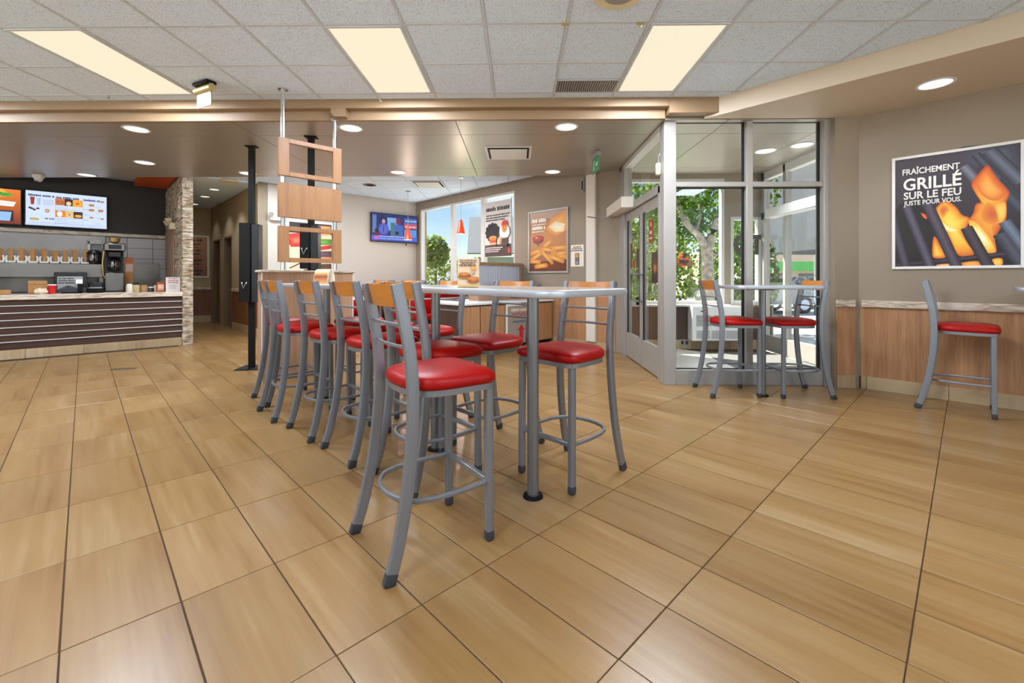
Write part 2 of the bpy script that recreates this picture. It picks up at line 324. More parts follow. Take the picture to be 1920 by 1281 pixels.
class Print:
    """flat print: coloured polygons in x,z; each layer lies a fraction of a millimetre proud of the last (towards -y)"""
    def __init__(s): s.v = []; s.f = []; s.c = []; s.n = 0
    def poly(s, pts, col, cols=None):
        i0 = len(s.v); s.n += 1; y = -0.00012 * s.n
        s.v += [(p[0], y, p[1]) for p in pts]
        s.f.append(list(range(i0, len(s.v)))); s.c.append([s2l(k) for k in cols] if cols else [s2l(col)] * len(pts))
        return s
    def rect(s, x0, x1, z0, z1, col): return s.poly([(x0, z0), (x1, z0), (x1, z1), (x0, z1)], col)
    def vgrad(s, x0, x1, z0, z1, lo, hi): return s.poly([(x0, z0), (x1, z0), (x1, z1), (x0, z1)], None, [lo, lo, hi, hi])
    def fan(s, pts, cc, ce, ctr=None):
        i0 = len(s.v); s.n += 1; y = -0.00012 * s.n
        cx, cz = ctr or (sum(p[0] for p in pts) / len(pts), sum(p[1] for p in pts) / len(pts))
        s.v.append((cx, y, cz)); s.v += [(p[0], y, p[1]) for p in pts]
        n = len(pts); a, b = s2l(cc), s2l(ce)
        for k in range(n): s.f.append([i0, i0 + 1 + k, i0 + 1 + (k + 1) % n]); s.c.append([a, b, b])
        return s
    def blob(s, pts, ctr, stops, n=4):
        """soft patch: stops = [(scale, colour)...] from the outline inwards"""
        pts = closed_spline(pts, n); s.n += 1; y = -0.00012 * s.n; m = len(pts); base = len(s.v); cols = []
        for k, c in stops:
            s.v += [(ctr[0] + (p[0] - ctr[0]) * k, y, ctr[1] + (p[1] - ctr[1]) * k) for p in pts]; cols.append(s2l(c))
        for r in range(len(stops) - 1):
            for i in range(m):
                j = (i + 1) % m; s.f.append([base + r * m + i, base + r * m + j, base + (r + 1) * m + j, base + (r + 1) * m + i]); s.c.append([cols[r], cols[r], cols[r + 1], cols[r + 1]])
        r = len(stops) - 1; s.f.append([base + r * m + i for i in range(m)]); s.c.append([cols[r]] * m)
        return s
    def ell(s, x, z, rx, rz, col, edge=None, rot=0.0, n=20):
        pts = []
        for k in range(n):
            a = 2 * math.pi * k / n; px, pz = rx * math.cos(a), rz * math.sin(a)
            pts.append((x + px * math.cos(rot) - pz * math.sin(rot), z + px * math.sin(rot) + pz * math.cos(rot)))
        return s.fan(pts, col, edge or col)
    def capsule(s, x0, z0, x1, z1, r, col, edge=None, n=6):
        d = math.hypot(x1 - x0, z1 - z0); a = math.atan2(z1 - z0, x1 - x0); pts = []
        for k in range(n + 1): t = a - math.pi / 2 + math.pi * k / n; pts.append((x1 + r * math.cos(t), z1 + r * math.sin(t)))
        for k in range(n + 1): t = a + math.pi / 2 + math.pi * k / n; pts.append((x0 + r * math.cos(t), z0 + r * math.sin(t)))
        return s.fan(pts, col, edge or col)
    def words(s, x0, x1, z, h, col, seed=1):
        """one line of print too small to read: short strokes in word-like clusters"""
        rr = random.Random(seed); x = x0
        while x < x1 - h * 0.4:
            for k in range(rr.randint(3, 8)):
                w = h * rr.uniform(0.35, 0.6)
                if x + w > x1: break
                s.rect(x, x + w, z, z + h * rr.uniform(0.75, 1.0), col); x += w + h * 0.12
            x += h * 0.4
        return s
    def build(s, name, mat, parent, y=0.0):
        me = bpy.data.meshes.new(name); me.from_pydata(s.v, [], s.f); me.materials.append(mat)
        ca = me.color_attributes.new('Col', 'FLOAT_COLOR', 'CORNER'); k = 0
        for cols in s.c:
            for c in cols: ca.data[k].color = (*c, 1); k += 1
        return put(name, me, parent, (0, y, 0))
def lettering(parent, text, x, z, size, mat, y=-0.004, bold=0.0, sx=1.0, align='LEFT', name='lettering'):
    cu = bpy.data.curves.new(name, 'FONT'); cu.body = text; cu.size = size; cu.offset = bold; cu.align_x = align; cu.resolution_u = 3
    o = bpy.data.objects.new(name, cu); C.objects.link(o)
    me = bpy.data.meshes.new_from_object(o); bpy.data.objects.remove(o); bpy.data.curves.remove(cu)
    me.transform(Matrix.Rotation(R(90), 4, 'X')); me.transform(Matrix.Diagonal((sx, 1, 1, 1)))
    me.materials.clear(); me.materials.append(mat); me.name = name
    return put(name, me, parent, (x, y, z))

# ================================================================== THE SETTING
# ------------------------------------------------------------------ floor
mb = MB()
mb.box(-4.5, 6.02, -4.0, 9.66, -0.15, -0.004)
fl = mb.build('floor', GROUT, None, rz=A45, smooth=0)
struct(fl, 'beige travertine tile floor laid diagonally', 'floor')
mb = MB(); mb.box(1.25, 2.62, 9.66, 14.2, -0.15, -0.004); mb.box(-4.5, 1.25, 9.66, 11.8, -0.15, -0.004); mb.build('hallway_slab', GROUT, fl, smooth=0)
VFLR = floor_tile_mat('vestibule_tile_sunlit', [(0.30, (204, 196, 182)), (0.5, (220, 214, 202)), (0.7, (230, 226, 216))])  # tile colour kept pale to stand in for sunlight on it
vest_slab = MB().box(1.57, 3.95, 4.83, 7.30, -0.14, -0.0045).build('vestibule_slab', GROUT, fl, rz=-A45, smooth=0)
TU, TV, U0, V0 = 0.30535, 0.6107, -0.0546, 1.9577
tile_me = MB().box(-TU / 2 + 0.0026, TU / 2 - 0.0026, -TV / 2 + 0.0022, TV / 2 - 0.0022, -0.008, 0.0, 0.0012).mesh('tile', FLR, 0)
cells = []
cs, sn = math.cos(0.015), math.sin(0.015)
for i in range(-16, 23):
    for j in range(-11, 21):
        u, v = U0 + TU * (i + 0.5), V0 + TV * (j + 0.5); X, Y = xy(u, v)
        room = -4.4 < u < 5.92 and -3.8 < v < 9.5
        hall = 1.3 < u < 2.55 and 9.4 < v < 14.0
        kit = v > 9.7 and u < 1.3
        vest = False
        if 1.2 < X < 4.4 and 4.4 < Y < 7.7:
            q = [xy(u + a * (TU / 2 - .002), v + b_ * (TV / 2 - .002)) for a, b_ in ((-1, -1), (1, -1), (1, 1), (-1, 1))]
            for aa, bb, cc in ((-1, 0, -1.70), (1, 0, 3.95), (0, -1, -4.92), (0, 1, 7.25)): q = clip(q, aa, bb, cc)
            if area(q) > .003: MB().prism([uv(*w_) for w_ in q], -0.006, 0.002).build('tile', VFLR, fl, smooth=0)
        if X > 1.75 and Y > 5.2: continue
        rear = v < 9.6 and u < 5.92 and u > 1.3 and v > 5
        if (room or hall or vest or rear) and not kit:
            xc, yc = X * cs + Y * sn, -X * sn + Y * cs
            a = 0.0
            if yc > 0.9:
                px, py = 960 + 827 * xc / yc, 522 + 827 * 1.158 / yc
                if -120 < px < 2040 and py < 1420: a = 1 / yc ** 3
            cells.append((a, u, v))
cells.sort(key=lambda t: -t[0])
for a, u, v in cells[:250]: put('tile', tile_me, fl, (u, v, 0))
mb = MB(); h = (TU / 2 - 0.002, TV / 2 - 0.002)
for a, u, v in cells[250:]: mb.box(u - h[0], u + h[0], v - h[1], v + h[1], -0.008, 0.0)
tag(mb.build('tile_field', FLR, fl, smooth=0), kind='stuff')

# ------------------------------------------------------------------ ceiling of the front room (lay-in tiles)
GX, GY, GP = -3.2995, 3.2678, 0.61
poly = [xy(-4.5, -4.0), xy(4.80, -4.0), xy(4.80, 9.5), xy(-4.5, 9.5)]
poly = clip(poly, 0, 1, 4.70)
ce = struct(MB().prism(poly, CEIL + 0.03, CEIL + 0.06).build('ceiling', TBAR, None, smooth=0), 'white speckled lay-in tile ceiling over the bar tables', 'ceiling')
TROF = [(-1, 0), (3, 0), (7, 0), (-1, -6), (3, -6), (7, -6), (-5, -6), (-5, 0), (11, -6)]
trof_cells = {(k, j + d) for k, j in TROF for d in (0, 1)}
def ceil_cell(k, j, y1=None):
    x0, y0 = GX + GP * k, GY + GP * j
    p = [(x0 + 0.012, y0 + 0.012), (x0 + GP - 0.012, y0 + 0.012), (x0 + GP - 0.012, (y1 or y0 + GP) - 0.012), (x0 + 0.012, (y1 or y0 + GP) - 0.012)]
    p = clip(p, 0, 1, 4.625); p = clip(p, S2, S2, 4.745); p = clip(p, -S2, -S2, 4.45); p = clip(p, S2, -S2, 3.95)
    return clip(p, -S2, S2, 9.45)
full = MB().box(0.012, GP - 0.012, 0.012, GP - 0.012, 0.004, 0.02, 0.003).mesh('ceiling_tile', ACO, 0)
rest = MB()
for k in range(-14, 14):
    for j in range(-14, 3):
        if (k, j) in trof_cells: continue
        p = ceil_cell(k, j, 4.20 if (k, j) == (6, 1) else None)
        if area(p) < 0.004: continue
        if j < -1 or (k < -6): rest.prism(p, CEIL + 0.004, CEIL + 0.02); continue
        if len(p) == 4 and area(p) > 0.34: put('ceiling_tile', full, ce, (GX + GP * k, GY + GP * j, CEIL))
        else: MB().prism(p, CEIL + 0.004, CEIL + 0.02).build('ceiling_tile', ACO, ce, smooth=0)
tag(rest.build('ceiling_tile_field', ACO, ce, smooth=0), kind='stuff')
for k in range(-14, 15):                       # runners along y
    x = GX + GP * k
    runs = clip(clip(clip(clip([(x - .011, -8), (x + .011, -8), (x + .011, 4.63), (x - .011, 4.63)], S2, S2, 4.75), -S2, -S2, 4.45), S2, -S2, 3.95), -S2, S2, 9.45)
    if len(runs) > 2: MB().prism(runs, CEIL, CEIL + 0.03).build('grid_bar', TBAR, ce, smooth=0)
for j in range(-14, 3):                        # cross bars, broken at the light panels
    y = GY + GP * j; segs = []; start = None
    for k in range(-14, 15):
        inside = (k, j) in trof_cells and (k, j - 1) in trof_cells
        if not inside and start is None: start = k
        if (inside or k == 14) and start is not None: segs.append((start, k)); start = None
    for a, b in segs:
        q = clip(clip(clip(clip([(GX + GP * a, y - .011), (GX + GP * b, y - .011), (GX + GP * b, y + .011), (GX + GP * a, y + .011)], S2, S2, 4.75), -S2, -S2, 4.45), S2, -S2, 3.95), -S2, S2, 9.45)
        if area(q) > 0.001: MB().prism(q, CEIL + 0.0005, CEIL + 0.03).build('grid_bar', TBAR, ce, smooth=0)

# ------------------------------------------------------------------ beam across the room and bulkhead on the right
bm_ = MB(); bm_.box(-8.75, 1.575, 4.63, 4.73, 2.955, 3.09, 0.004); bm_.box(1.575, 2.10, 4.63, 4.79, 2.887, 3.09, 0.003)
be = struct(bm_.build('trim_1', BEAM, None), 'bronze painted beam crossing the ceiling', 'beam')
box('lower_board', BEAM, be, -8.75, 1.56, 4.715, 4.765, 2.855, 2.965, 0.003)
pr = MB(); pts = [(-1.985, 2.96), (-1.985, 2.905), (-1.945, 2.868), (-1.83, 2.868), (-1.83, 2.96)]
f = [pr.bm.verts.new((p[0], 4.632, p[1])) for p in pts]; g = [pr.bm.verts.new((p[0], 4.72, p[1])) for p in pts]
pr.bm.faces.new(f); pr.bm.faces.new(g[::-1])
for i in range(5): pr.bm.faces.new((f[i], f[(i + 1) % 5], g[(i + 1) % 5], g[i]))
pr.build('bracket', BEAM, be)
bk = struct(MB().prism([(4.75, -4.0), (6.0, -4.0), (6.0, 0.70), (4.75, 1.95)], SOF, 3.09).build('trim_2', BULK, None, rz=A45, smooth=0), 'tan bulkhead along the top of the right wall', 'bulkhead')

# ------------------------------------------------------------------ middle soffit of metal panels (runs on into the vestibule)
sp = clip([(-9.6, 4.76), (3.95, 4.76), (3.95, 7.342), (-9.6, 7.342)], -S2, S2, 11.6)
so = struct(MB().prism(sp, 2.885, 3.06).build('ceiling_soffit', plain('soffit_joint', (70, 62, 54), 0.8), None, smooth=0), 'bronze metal panel soffit over the middle of the room', 'ceiling')
XS = [-9.6, -8.03, -5.59, -3.13, -0.685, 1.57, 2.26, 3.455, 3.95]; YS = [4.765, 5.229, 6.826, 7.342]
for a, b in zip(XS, XS[1:]):
    for c, d in zip(YS, YS[1:]):
        p = clip([(a + .004, c + .004), (b - .004, c + .004), (b - .004, d - .004), (a + .004, d - .004)], -S2, S2, 11.6)
        if b < 1.6: p = clip(p, S2, S2, 6.05)
        if area(p) > 0.01: MB().prism(p, SOF, SOF + 0.026).build('ceiling_panel', SOFF, so, smooth=0)

# ------------------------------------------------------------------ rear dining ceiling
RX, RY, RP = -2.81, 8.50, 0.655
def rear_clip(p): return clip(clip(clip(p, S2, S2, 5.98), -S2, S2, 9.63), 0, -1, -7.345)
rc = struct(MB().prism(rear_clip([(-9, 7), (3, 7), (3, 13), (-9, 13)]), CEIL + 0.02, CEIL + 0.05).build('ceiling_rear', TBAR, None, smooth=0), 'white tile ceiling over the rear dining corner', 'ceiling')
for k in range(-8, 6):
    for j in range(-2, 5):
        x0, y0 = RX + RP * k, RY + RP * j
        p = rear_clip([(x0 + .014, y0 + .014), (x0 + RP - .014, y0 + .014), (x0 + RP - .014, y0 + RP - .014), (x0 + .014, y0 + RP - .014)])
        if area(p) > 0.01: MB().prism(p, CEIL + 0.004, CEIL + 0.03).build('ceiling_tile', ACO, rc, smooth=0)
hc = struct(MB().box(1.38, 2.44, 9.60, 14.1, 3.02, 3.06).build('ceiling_hall', TBAR, None, rz=A45, smooth=0), 'white tile ceiling of the washroom hallway', 'ceiling')
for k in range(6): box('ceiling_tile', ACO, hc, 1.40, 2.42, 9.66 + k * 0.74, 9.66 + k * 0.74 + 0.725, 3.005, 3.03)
struct(MB().box(-4.5, 1.23, 9.56, 11.8, 3.10, 3.14).build('ceiling_kitchen', TBAR, None, rz=A45, smooth=0), 'white ceiling above the kitchen', 'ceiling')

# ------------------------------------------------------------------ right wall
mb = MB(); mb.prism([(UW, -4.0), (6.1, -4.0), (6.1, 0.575), (UW, 0.795)], 0, 3.06)
wr = struct(mb.build('wall_right', TAN, None, rz=A45, smooth=0), 'tan painted right wall with wood wainscot', 'wall')
rz_ = -A45
box('wall_return', TAN, wr, 3.35, 3.60, 4.722, 4.86, 0, 2.87).rotation_euler.z = rz_
for v0, v1 in ((-4.0, -2.4), (-2.4, -0.85), (-0.85, 0.782)): box('wainscot_panel', WOODW, wr, UW - .012, UW, v0 + .002, v1 - .002, 0.13, 0.86, 0.002)
box('wainscot_panel', WOODW, wr, 3.36, 3.556, 4.708, 4.722, 0.13, 0.86, 0.002).rotation_euler.z = rz_
box('chair_rail', MARBR, wr, UW - .04, UW, -4.0, 0.77, 0.855, 0.928, 0.006)
box('chair_rail', MARBR, wr, 3.35, 3.545, 4.69, 4.722, 0.855, 0.928, 0.006).rotation_euler.z = rz_
bz = struct(box('baseboard_right', GROUT, None, UW - .008, UW, -4.0, 0.79, 0, 0.128), 'travertine tile baseboard of the right wall', 'baseboard'); bz.rotation_euler.z = A45
v = 0.727
box('base_tile', BASET, bz, UW - .016, UW - .004, v + .003, 0.775, 0.0, 0.132, 0.002)
while v > -3.9: box('base_tile', BASET, bz, UW - .016, UW - .004, v - .6107 + .003, v, 0.0, 0.132, 0.002); v -= 0.6107
box('base_tile', BASET, bz, 3.36, 3.55, 4.704, 4.718, 0, 0.132, 0.002).rotation_euler.z = rz_

# ------------------------------------------------------------------ rear right wall with the windows
mb = MB(); H0, H1 = 0.90, 2.87
mb.box(UWIN, 6.2, 3.72, 6.11, 0, 3.06); mb.box(UWIN, 6.2, 9.48, 9.85, 0, 3.06); mb.box(UWIN, 6.2, 6.11, 9.48, H1, 3.06); mb.box(UWIN, 6.2, 6.11, 9.48, 0, H0)
ww = struct(mb.build('wall_rear_right', TAN, None, rz=A45, smooth=0), 'tan rear wall with three tall windows', 'wall')
box('pilaster', CREAM, ww, UWIN - .05, UWIN, 4.20, 4.38, 0.12, SOF, 0.003)
box('wainscot_panel', WOODW, ww, UWIN - .012, UWIN, 4.385, 6.1, 0.12, 0.86, 0.002)
box('wainscot_panel', WOODW, ww, UWIN - .012, UWIN, 3.85, 4.195, 0.12, 0.86, 0.002)
box('chair_rail', MARBR, ww, UWIN - .035, UWIN, 4.385, 6.1, 0.86, 0.925, 0.006)
bz2 = struct(MB().box(UWIN - .016, UWIN, 3.85, 6.1, 0, 0.12, 0.002).build('baseboard_rear_right', BASET, None, rz=A45), 'travertine tile baseboard beside the vestibule', 'baseboard')
WV = [9.48, 8.17, 7.10, 6.11]
wl = ['left window pane showing the leafy tree', 'middle window pane showing the grey roof', 'right window pane behind the cartoon poster']
for n in range(3):
    a, b = WV[n + 1], WV[n]
    w = struct(thing_uv('window_%d' % (n + 1), None, None, 0, 0), wl[n], 'window')
    mb = MB(); t = 0.05
    mb.box(UWIN + .02, UWIN + .12, a, a + t, H0, H1, .004); mb.box(UWIN + .02, UWIN + .12, b - t, b, H0, H1, .004)
    mb.box(UWIN + .02, UWIN + .12, a + t, b - t, H1 - t, H1, .004); mb.box(UWIN + .02, UWIN + .12, a + t, b - t, H0, H0 + t, .004)
    mb.build('window_frame', ALUW, w)
    box('pane', GLASS, w, UWIN + .065, UWIN + .071, a + t, b - t, H0 + t, H1 - t)

# ------------------------------------------------------------------ TV wall, hallway
wt = struct(MB().box(2.44, 6.2, VTV, VTV + .2, 0, 3.06).build('wall_rear_left', TANLIT, None, rz=A45, smooth=0), 'tan wall carrying the television, window light put into its paler colour', 'wall')
box('chair_rail', MARBR, wt, 2.44, 6.0, VTV - .03, VTV, 0.86, 0.925, 0.005)
mb = MB(); D = [(11.735, 12.483), (12.947, 13.70)]
mb.box(2.44, 2.62, VTV, D[0][0], 0, 3.06); mb.box(2.44, 2.62, D[0][1], D[1][0], 0, 3.06); mb.box(2.44, 2.62, D[1][1], 14.2, 0, 3.06)
for a, b in D: mb.box(2.44, 2.62, a, b, 2.14, 3.06)
wh = struct(mb.build('wall_hall_right', TAND, None, rz=A45, smooth=0), 'ochre hallway wall with two dark doorways', 'wall')
box('wainscot_panel', WOODHALL, wh, 2.428, 2.44, VTV + .02, D[0][0] - .06, 0.17, 0.86); box('chair_rail', MARBR, wh, 2.41, 2.44, VTV, D[0][0] - .05, 0.86, 0.925, .005)
box('base_tile', BASET, wh, 2.425, 2.44, VTV, D[0][0] - .05, 0, 0.17, .003)
for n, (a, b) in enumerate(D):
    d = struct(thing_uv('door_%d' % (n + 1), None, None, 0, 0), ['dark hallway door nearer the dining room', 'dark hallway door at the far end'][n], 'door')
    box('door_leaf', plain('dark_door_%d' % n, (52, 34, 26), 0.5), d, 2.57, 2.61, a + .04, b - .04, 0.0, 2.10)
    mb = MB(); mb.box(2.43, 2.62, a, a + .04, 0, 2.14); mb.box(2.43, 2.62, b - .04, b, 0, 2.14); mb.box(2.43, 2.62, a + .04, b - .04, 2.10, 2.14); mb.build('door_frame', plain('door_frame_%d' % n, (110, 88, 60), 0.5), d)
    MB().tube([(2.57, b - .12, 1.0), (2.53, b - .12, 1.0), (2.53, b - .22, 1.0)], 0.011, 8).build('door_handle', CHROME, d)
we = struct(MB().box(1.25, 2.62, 14.1, 14.25, 0, 3.06).build('wall_hall_end', TAND, None, rz=A45, smooth=0), 'end wall of the hallway', 'wall')
box('wainscot_panel', WOODHALL, we, 1.38, 2.44, 14.088, 14.1, 0.17, 0.86); box('chair_rail', MARBR, we, 1.38, 2.44, 14.07, 14.1, 0.86, 0.925); box('base_tile', BASET, we, 1.38, 2.44, 14.085, 14.1, 0, 0.17)

# ------------------------------------------------------------------ stone clad wall end, hallway left wall
sw = struct(MB().box(1.25, 1.36, 9.49, 14.1, 0, 3.09).build('wall_hall_left', TAND, None, rz=A45, smooth=0), 'ledger stone clad wall end beside the order counter', 'wall')
mb = MB(); z = 0.0
while z < 2.95:
    hgt = rnd.uniform(0.022, 0.05); d = rnd.uniform(0.0, 0.018)
    s_ = rnd.uniform(1.27, 1.35)
    mb.box(1.232 - rnd.uniform(0, .012), s_, 9.47 - rnd.uniform(0, .014), 9.50, z + .002, z + hgt); mb.box(s_ + .002, 1.378, 9.47 - rnd.uniform(0, .014), 9.50, z + .002, z + hgt)
    v = 9.50
    while v < 11.6:
        w_ = rnd.uniform(0.15, 0.4); mb.box(1.232 - rnd.uniform(0, .014), 1.252, v, min(v + w_, 11.65), z + .002, z + hgt); v += w_ + .003
    z += hgt
tag(mb.build('stone_veneer', STONE, sw, smooth=0), kind='stuff')
box('brown_panel', WOODH, sw, 1.205, 1.22, 10.35, 11.5, 0.92, 2.08)
ob = struct(MB().box(0.72, 1.225, 9.62, 11.55, 3.0, 3.095).build('trim_3', ORANGE, None, rz=A45), 'orange bulkhead panel above the stone wall end', 'bulkhead')

# ------------------------------------------------------------------ kitchen back wall
wk = struct(MB().box(-4.5, 1.25, 11.66, 11.8, 0, 3.10).build('wall_kitchen', KBLACK, None, rz=A45, smooth=0), 'black upper kitchen wall behind the menu screens', 'wall')
box('marble_ledge', MARB, wk, -4.5, 1.23, 11.56, 11.66, 1.97, 2.036, .005)
box('stainless_panel', STEEL, wk, -4.5, 0.30, 11.64, 11.66, 0.9, 1.97)
zr = 1.965; cols = [0.305, 0.60, 0.98, 1.225]
for r in range(5):
    off = [0.305, 0.62, 1.02, 1.225]
    for a, b in zip(off, off[1:]): box('wall_tile', KTILE, wk, a + .003, b - .003, 11.646, 11.66, zr - 0.205, zr - .004, .003)
    zr -= 0.205
box('stainless_panel', STEEL, wk, 0.62, 1.12, 11.60, 11.645, 0.92, 1.46, .004)
rf = MB(); rf.box(-4.8, 6.3, -4.4, 14.4, 3.16, 3.30)  # unseen roof slab added to stop sun leaking through wall gaps
rf = struct(rf.build('roof', plain('roof_membrane', (150, 150, 150), .9), None, rz=A45, smooth=0), 'unseen flat roof of the restaurant, added to block sun leaks', 'roof')
box('vestibule_roof', MATS['roof_membrane'], rf, 1.6, 4.2, 5.0, 7.45, 3.06, 3.155).rotation_euler.z = -A45
# enclosing walls out of view
mb = MB(); mb.box(-4.7, -4.5, -4.2, 11.8, 0, 0.45); mb.box(-4.7, -4.5, -4.2, 11.8, 2.92, 3.09); mb.box(-4.7, -4.5, 8.6, 11.8, 0.45, 2.92)
for a in (-4.2, -1.7, .8, 3.3, 5.8, 8.5): mb.box(-4.7, -4.5, a, a + .12, 0.45, 2.92)
wlf = struct(mb.build('wall_left', TAN, None, rz=A45, smooth=0), 'tan wall with shop windows at the left end of the room', 'wall')
for a in (-4.08, -1.58, .92, 3.42, 5.92): box('pane', GLASS, wlf, -4.61, -4.604, a, a + 2.38, .45, 2.92)
mb = MB(); mb.box(-4.7, 6.1, -4.2, -4.0, 0, 0.45); mb.box(-4.7, 6.1, -4.2, -4.0, 2.92, 3.09)
for a in (-4.7, -2.5, -0.4, 1.7, 3.8, 5.95): mb.box(a, a + .12, -4.2, -4.0, 0.45, 2.92)
wfr = struct(mb.build('wall_front', TAN, None, rz=A45, smooth=0), 'front wall with tall shop windows behind the viewer', 'wall')
for a, b_ in ((-4.58, -2.5), (-2.38, -.4), (-.28, 1.7), (1.82, 3.8), (3.92, 5.95)): box('pane', GLASS, wfr, a, b_, -4.11, -4.104, .45, 2.92)

# ------------------------------------------------------------------ vestibule: front glazing (parallel to the beam)
def glazing(name, label, rz, loc): return struct(thing(name, None, None, loc, rz), label, 'window')
g4 = glazing('window_4', 'aluminium framed glass front of the entrance vestibule', 0, (0, 4.81, 0))
box('corner_post', ALU, g4, 1.576, 1.709, 0, 0.14, 0, 2.945, .003)
box('top_rail', ALU, g4, 1.709, 3.35, 0.01, 0.12, 2.87, 2.94, .003)
box('mullion', ALU, g4, 2.466, 2.535, 0, 0.12, 0.0, 2.87, .003)
box('end_post', ALU, g4, 3.282, 3.355, -0.02, 0.12, 0.0, 2.87, .003)
for a, b in ((1.709, 2.466), (2.535, 3.282)):
    box('middle_rail', ALU, g4, a, b, 0, 0.12, 2.151, 2.203, .003)
    box('bottom_rail', ALU, g4, a, b, 0, 0.12, 0.0, 0.163, .003)
    for z0, z1 in ((0.163, 2.151), (2.203, 2.87)):
        mb = MB(); q = 0.02
        mb.box(a, b, .05, .075, z1 - .014, z1); mb.box(b - q, b, .05, .075, z0, z1 - .014); mb.box(a, a + .005, .05, .075, z0, z1 - .014); mb.box(a + .005, b - q, .05, .075, z0, z0 + .008)
        mb.build('gasket', BLKG, g4, smooth=0)
        box('pane', GLASS, g4, a + .005, b - q, .06, .066, z0 + .008, z1 - .014)

# door side: looking along +x, local x runs towards the viewer (-y), local y is world +x
g5 = glazing('window_5', 'transom and sidelight glazing above the entrance doors', -math.pi / 2, (1.575, 0, 0))
def yb(name, mat, par, y_far, y_near, d0, d1, z0, z1, b=.003): return box(name, mat, par, -y_far, -y_near, d0, d1, z0, z1, b)
yb('door_jamb', ALU, g5, 5.02, 4.95, 0, .12, 0, 2.20); yb('frame_post', ALU, g5, 6.95, 6.62, 0, .12, 0, 2.87)
yb('end_post', ALUW, g5, 7.40, 7.33, 0, .12, 0, 2.87); yb('head_rail', ALUW, g5, 7.33, 4.95, 0, .12, 2.80, 2.87)
yb('transom_rail', ALU, g5, 6.62, 4.95, 0, .12, 2.115, 2.215); yb('sidelight_rail', ALUW, g5, 7.33, 6.95, 0, .12, 2.115, 2.215); yb('sidelight_sill', ALU, g5, 7.33, 6.95, 0, .12, 0, .12)
yb('pane', GLASS, g5, 6.62, 4.95, .06, .066, 2.215, 2.80, 0); yb('pane', GLASS, g5, 7.33, 6.95, .06, .066, 2.215, 2.80, 0); yb('pane', GLASS, g5, 7.33, 6.95, .06, .066, .12, 2.115, 0)
yb('gasket', BLKG, g5, 7.12, 7.10, .04, .08, .12, 2.80, 0)
def door_leaf(name, label, yf, yn, hinge_far):
    d = struct(thing(name, None, None, (1.575, 0, 0), -math.pi / 2), label, 'door')
    mb = MB(); a, b = -yf + .004, -yn - .004; w = 0.075
    mb.box(a, a + w, .03, .075, .012, 2.11, .003); mb.box(b - w, b, .03, .075, .012, 2.11, .003)
    mb.box(a + w, b - w, .03, .075, 2.0, 2.11, .003); mb.box(a + w, b - w, .03, .075, .012, .36, .003); mb.build('door_frame', ALU, d)
    mb = MB(); mb.box(a + w, a + w + .012, .028, .05, .36, 2.0); mb.box(b - w - .012, b - w, .028, .05, .36, 2.0); mb.build('gasket', BLKG, d, smooth=0)
    box('pane', GLASS, d, a + w, b - w, .05, .056, .36, 2.0)
    c = (a + .06) if not hinge_far else (b - .06); s = -1 if hinge_far else 1
    hb = MB(); hb.tube([(c, .03, .86), (c, -.04, .86), (c + s * .14, -.05, .86), (c + s * .14, -.05, 1.21), (c, -.04, 1.21), (c, .03, 1.21)], .014, 8); hb.build('door_handle', METALD, d)
    return d
dn = door_leaf('door_3', 'nearer glazed aluminium entrance door with red decal', 5.80, 5.02, False)
df = door_leaf('door_4', 'farther glazed aluminium entrance door under the opener box', 6.62, 5.80, True)
box('lock_case', BLACK, df, -5.95, -5.90, .0, .03, .80, .90, .004)
# small printed decals on the door glass
p = Print(); z0 = 1.18
p.rect(-5.52, -5.36, 1.60, 1.88, (150, 30, 24)); p.ell(-5.44, 1.82, .03, .03, (220, 170, 110)); p.rect(-5.48, -5.40, 1.70, 1.74, (226, 190, 170)); p.rect(-5.49, -5.39, 1.64, 1.66, (226, 190, 170))
p.rect(-5.40, -5.14, 1.10, 1.47, (52, 34, 26)); p.ell(-5.27, 1.28, .09, .07, (196, 120, 40), (90, 40, 24)); p.ell(-5.27, 1.36, .07, .04, (90, 60, 40), (60, 40, 30))
p.build('glass_decal', PRINT, dn, y=.047)
p = Print(); p.rect(-6.42, -6.32, 1.30, 1.66, (110, 50, 34)); p.ell(-6.24, 1.36, .06, .06, (150, 34, 26)); p.rect(-6.10, -5.98, 1.30, 1.56, (60, 44, 34)); p.rect(-6.10, -5.98, 1.14, 1.29, (92, 74, 60))
p.build('glass_decal', PRINT, df, y=.047)

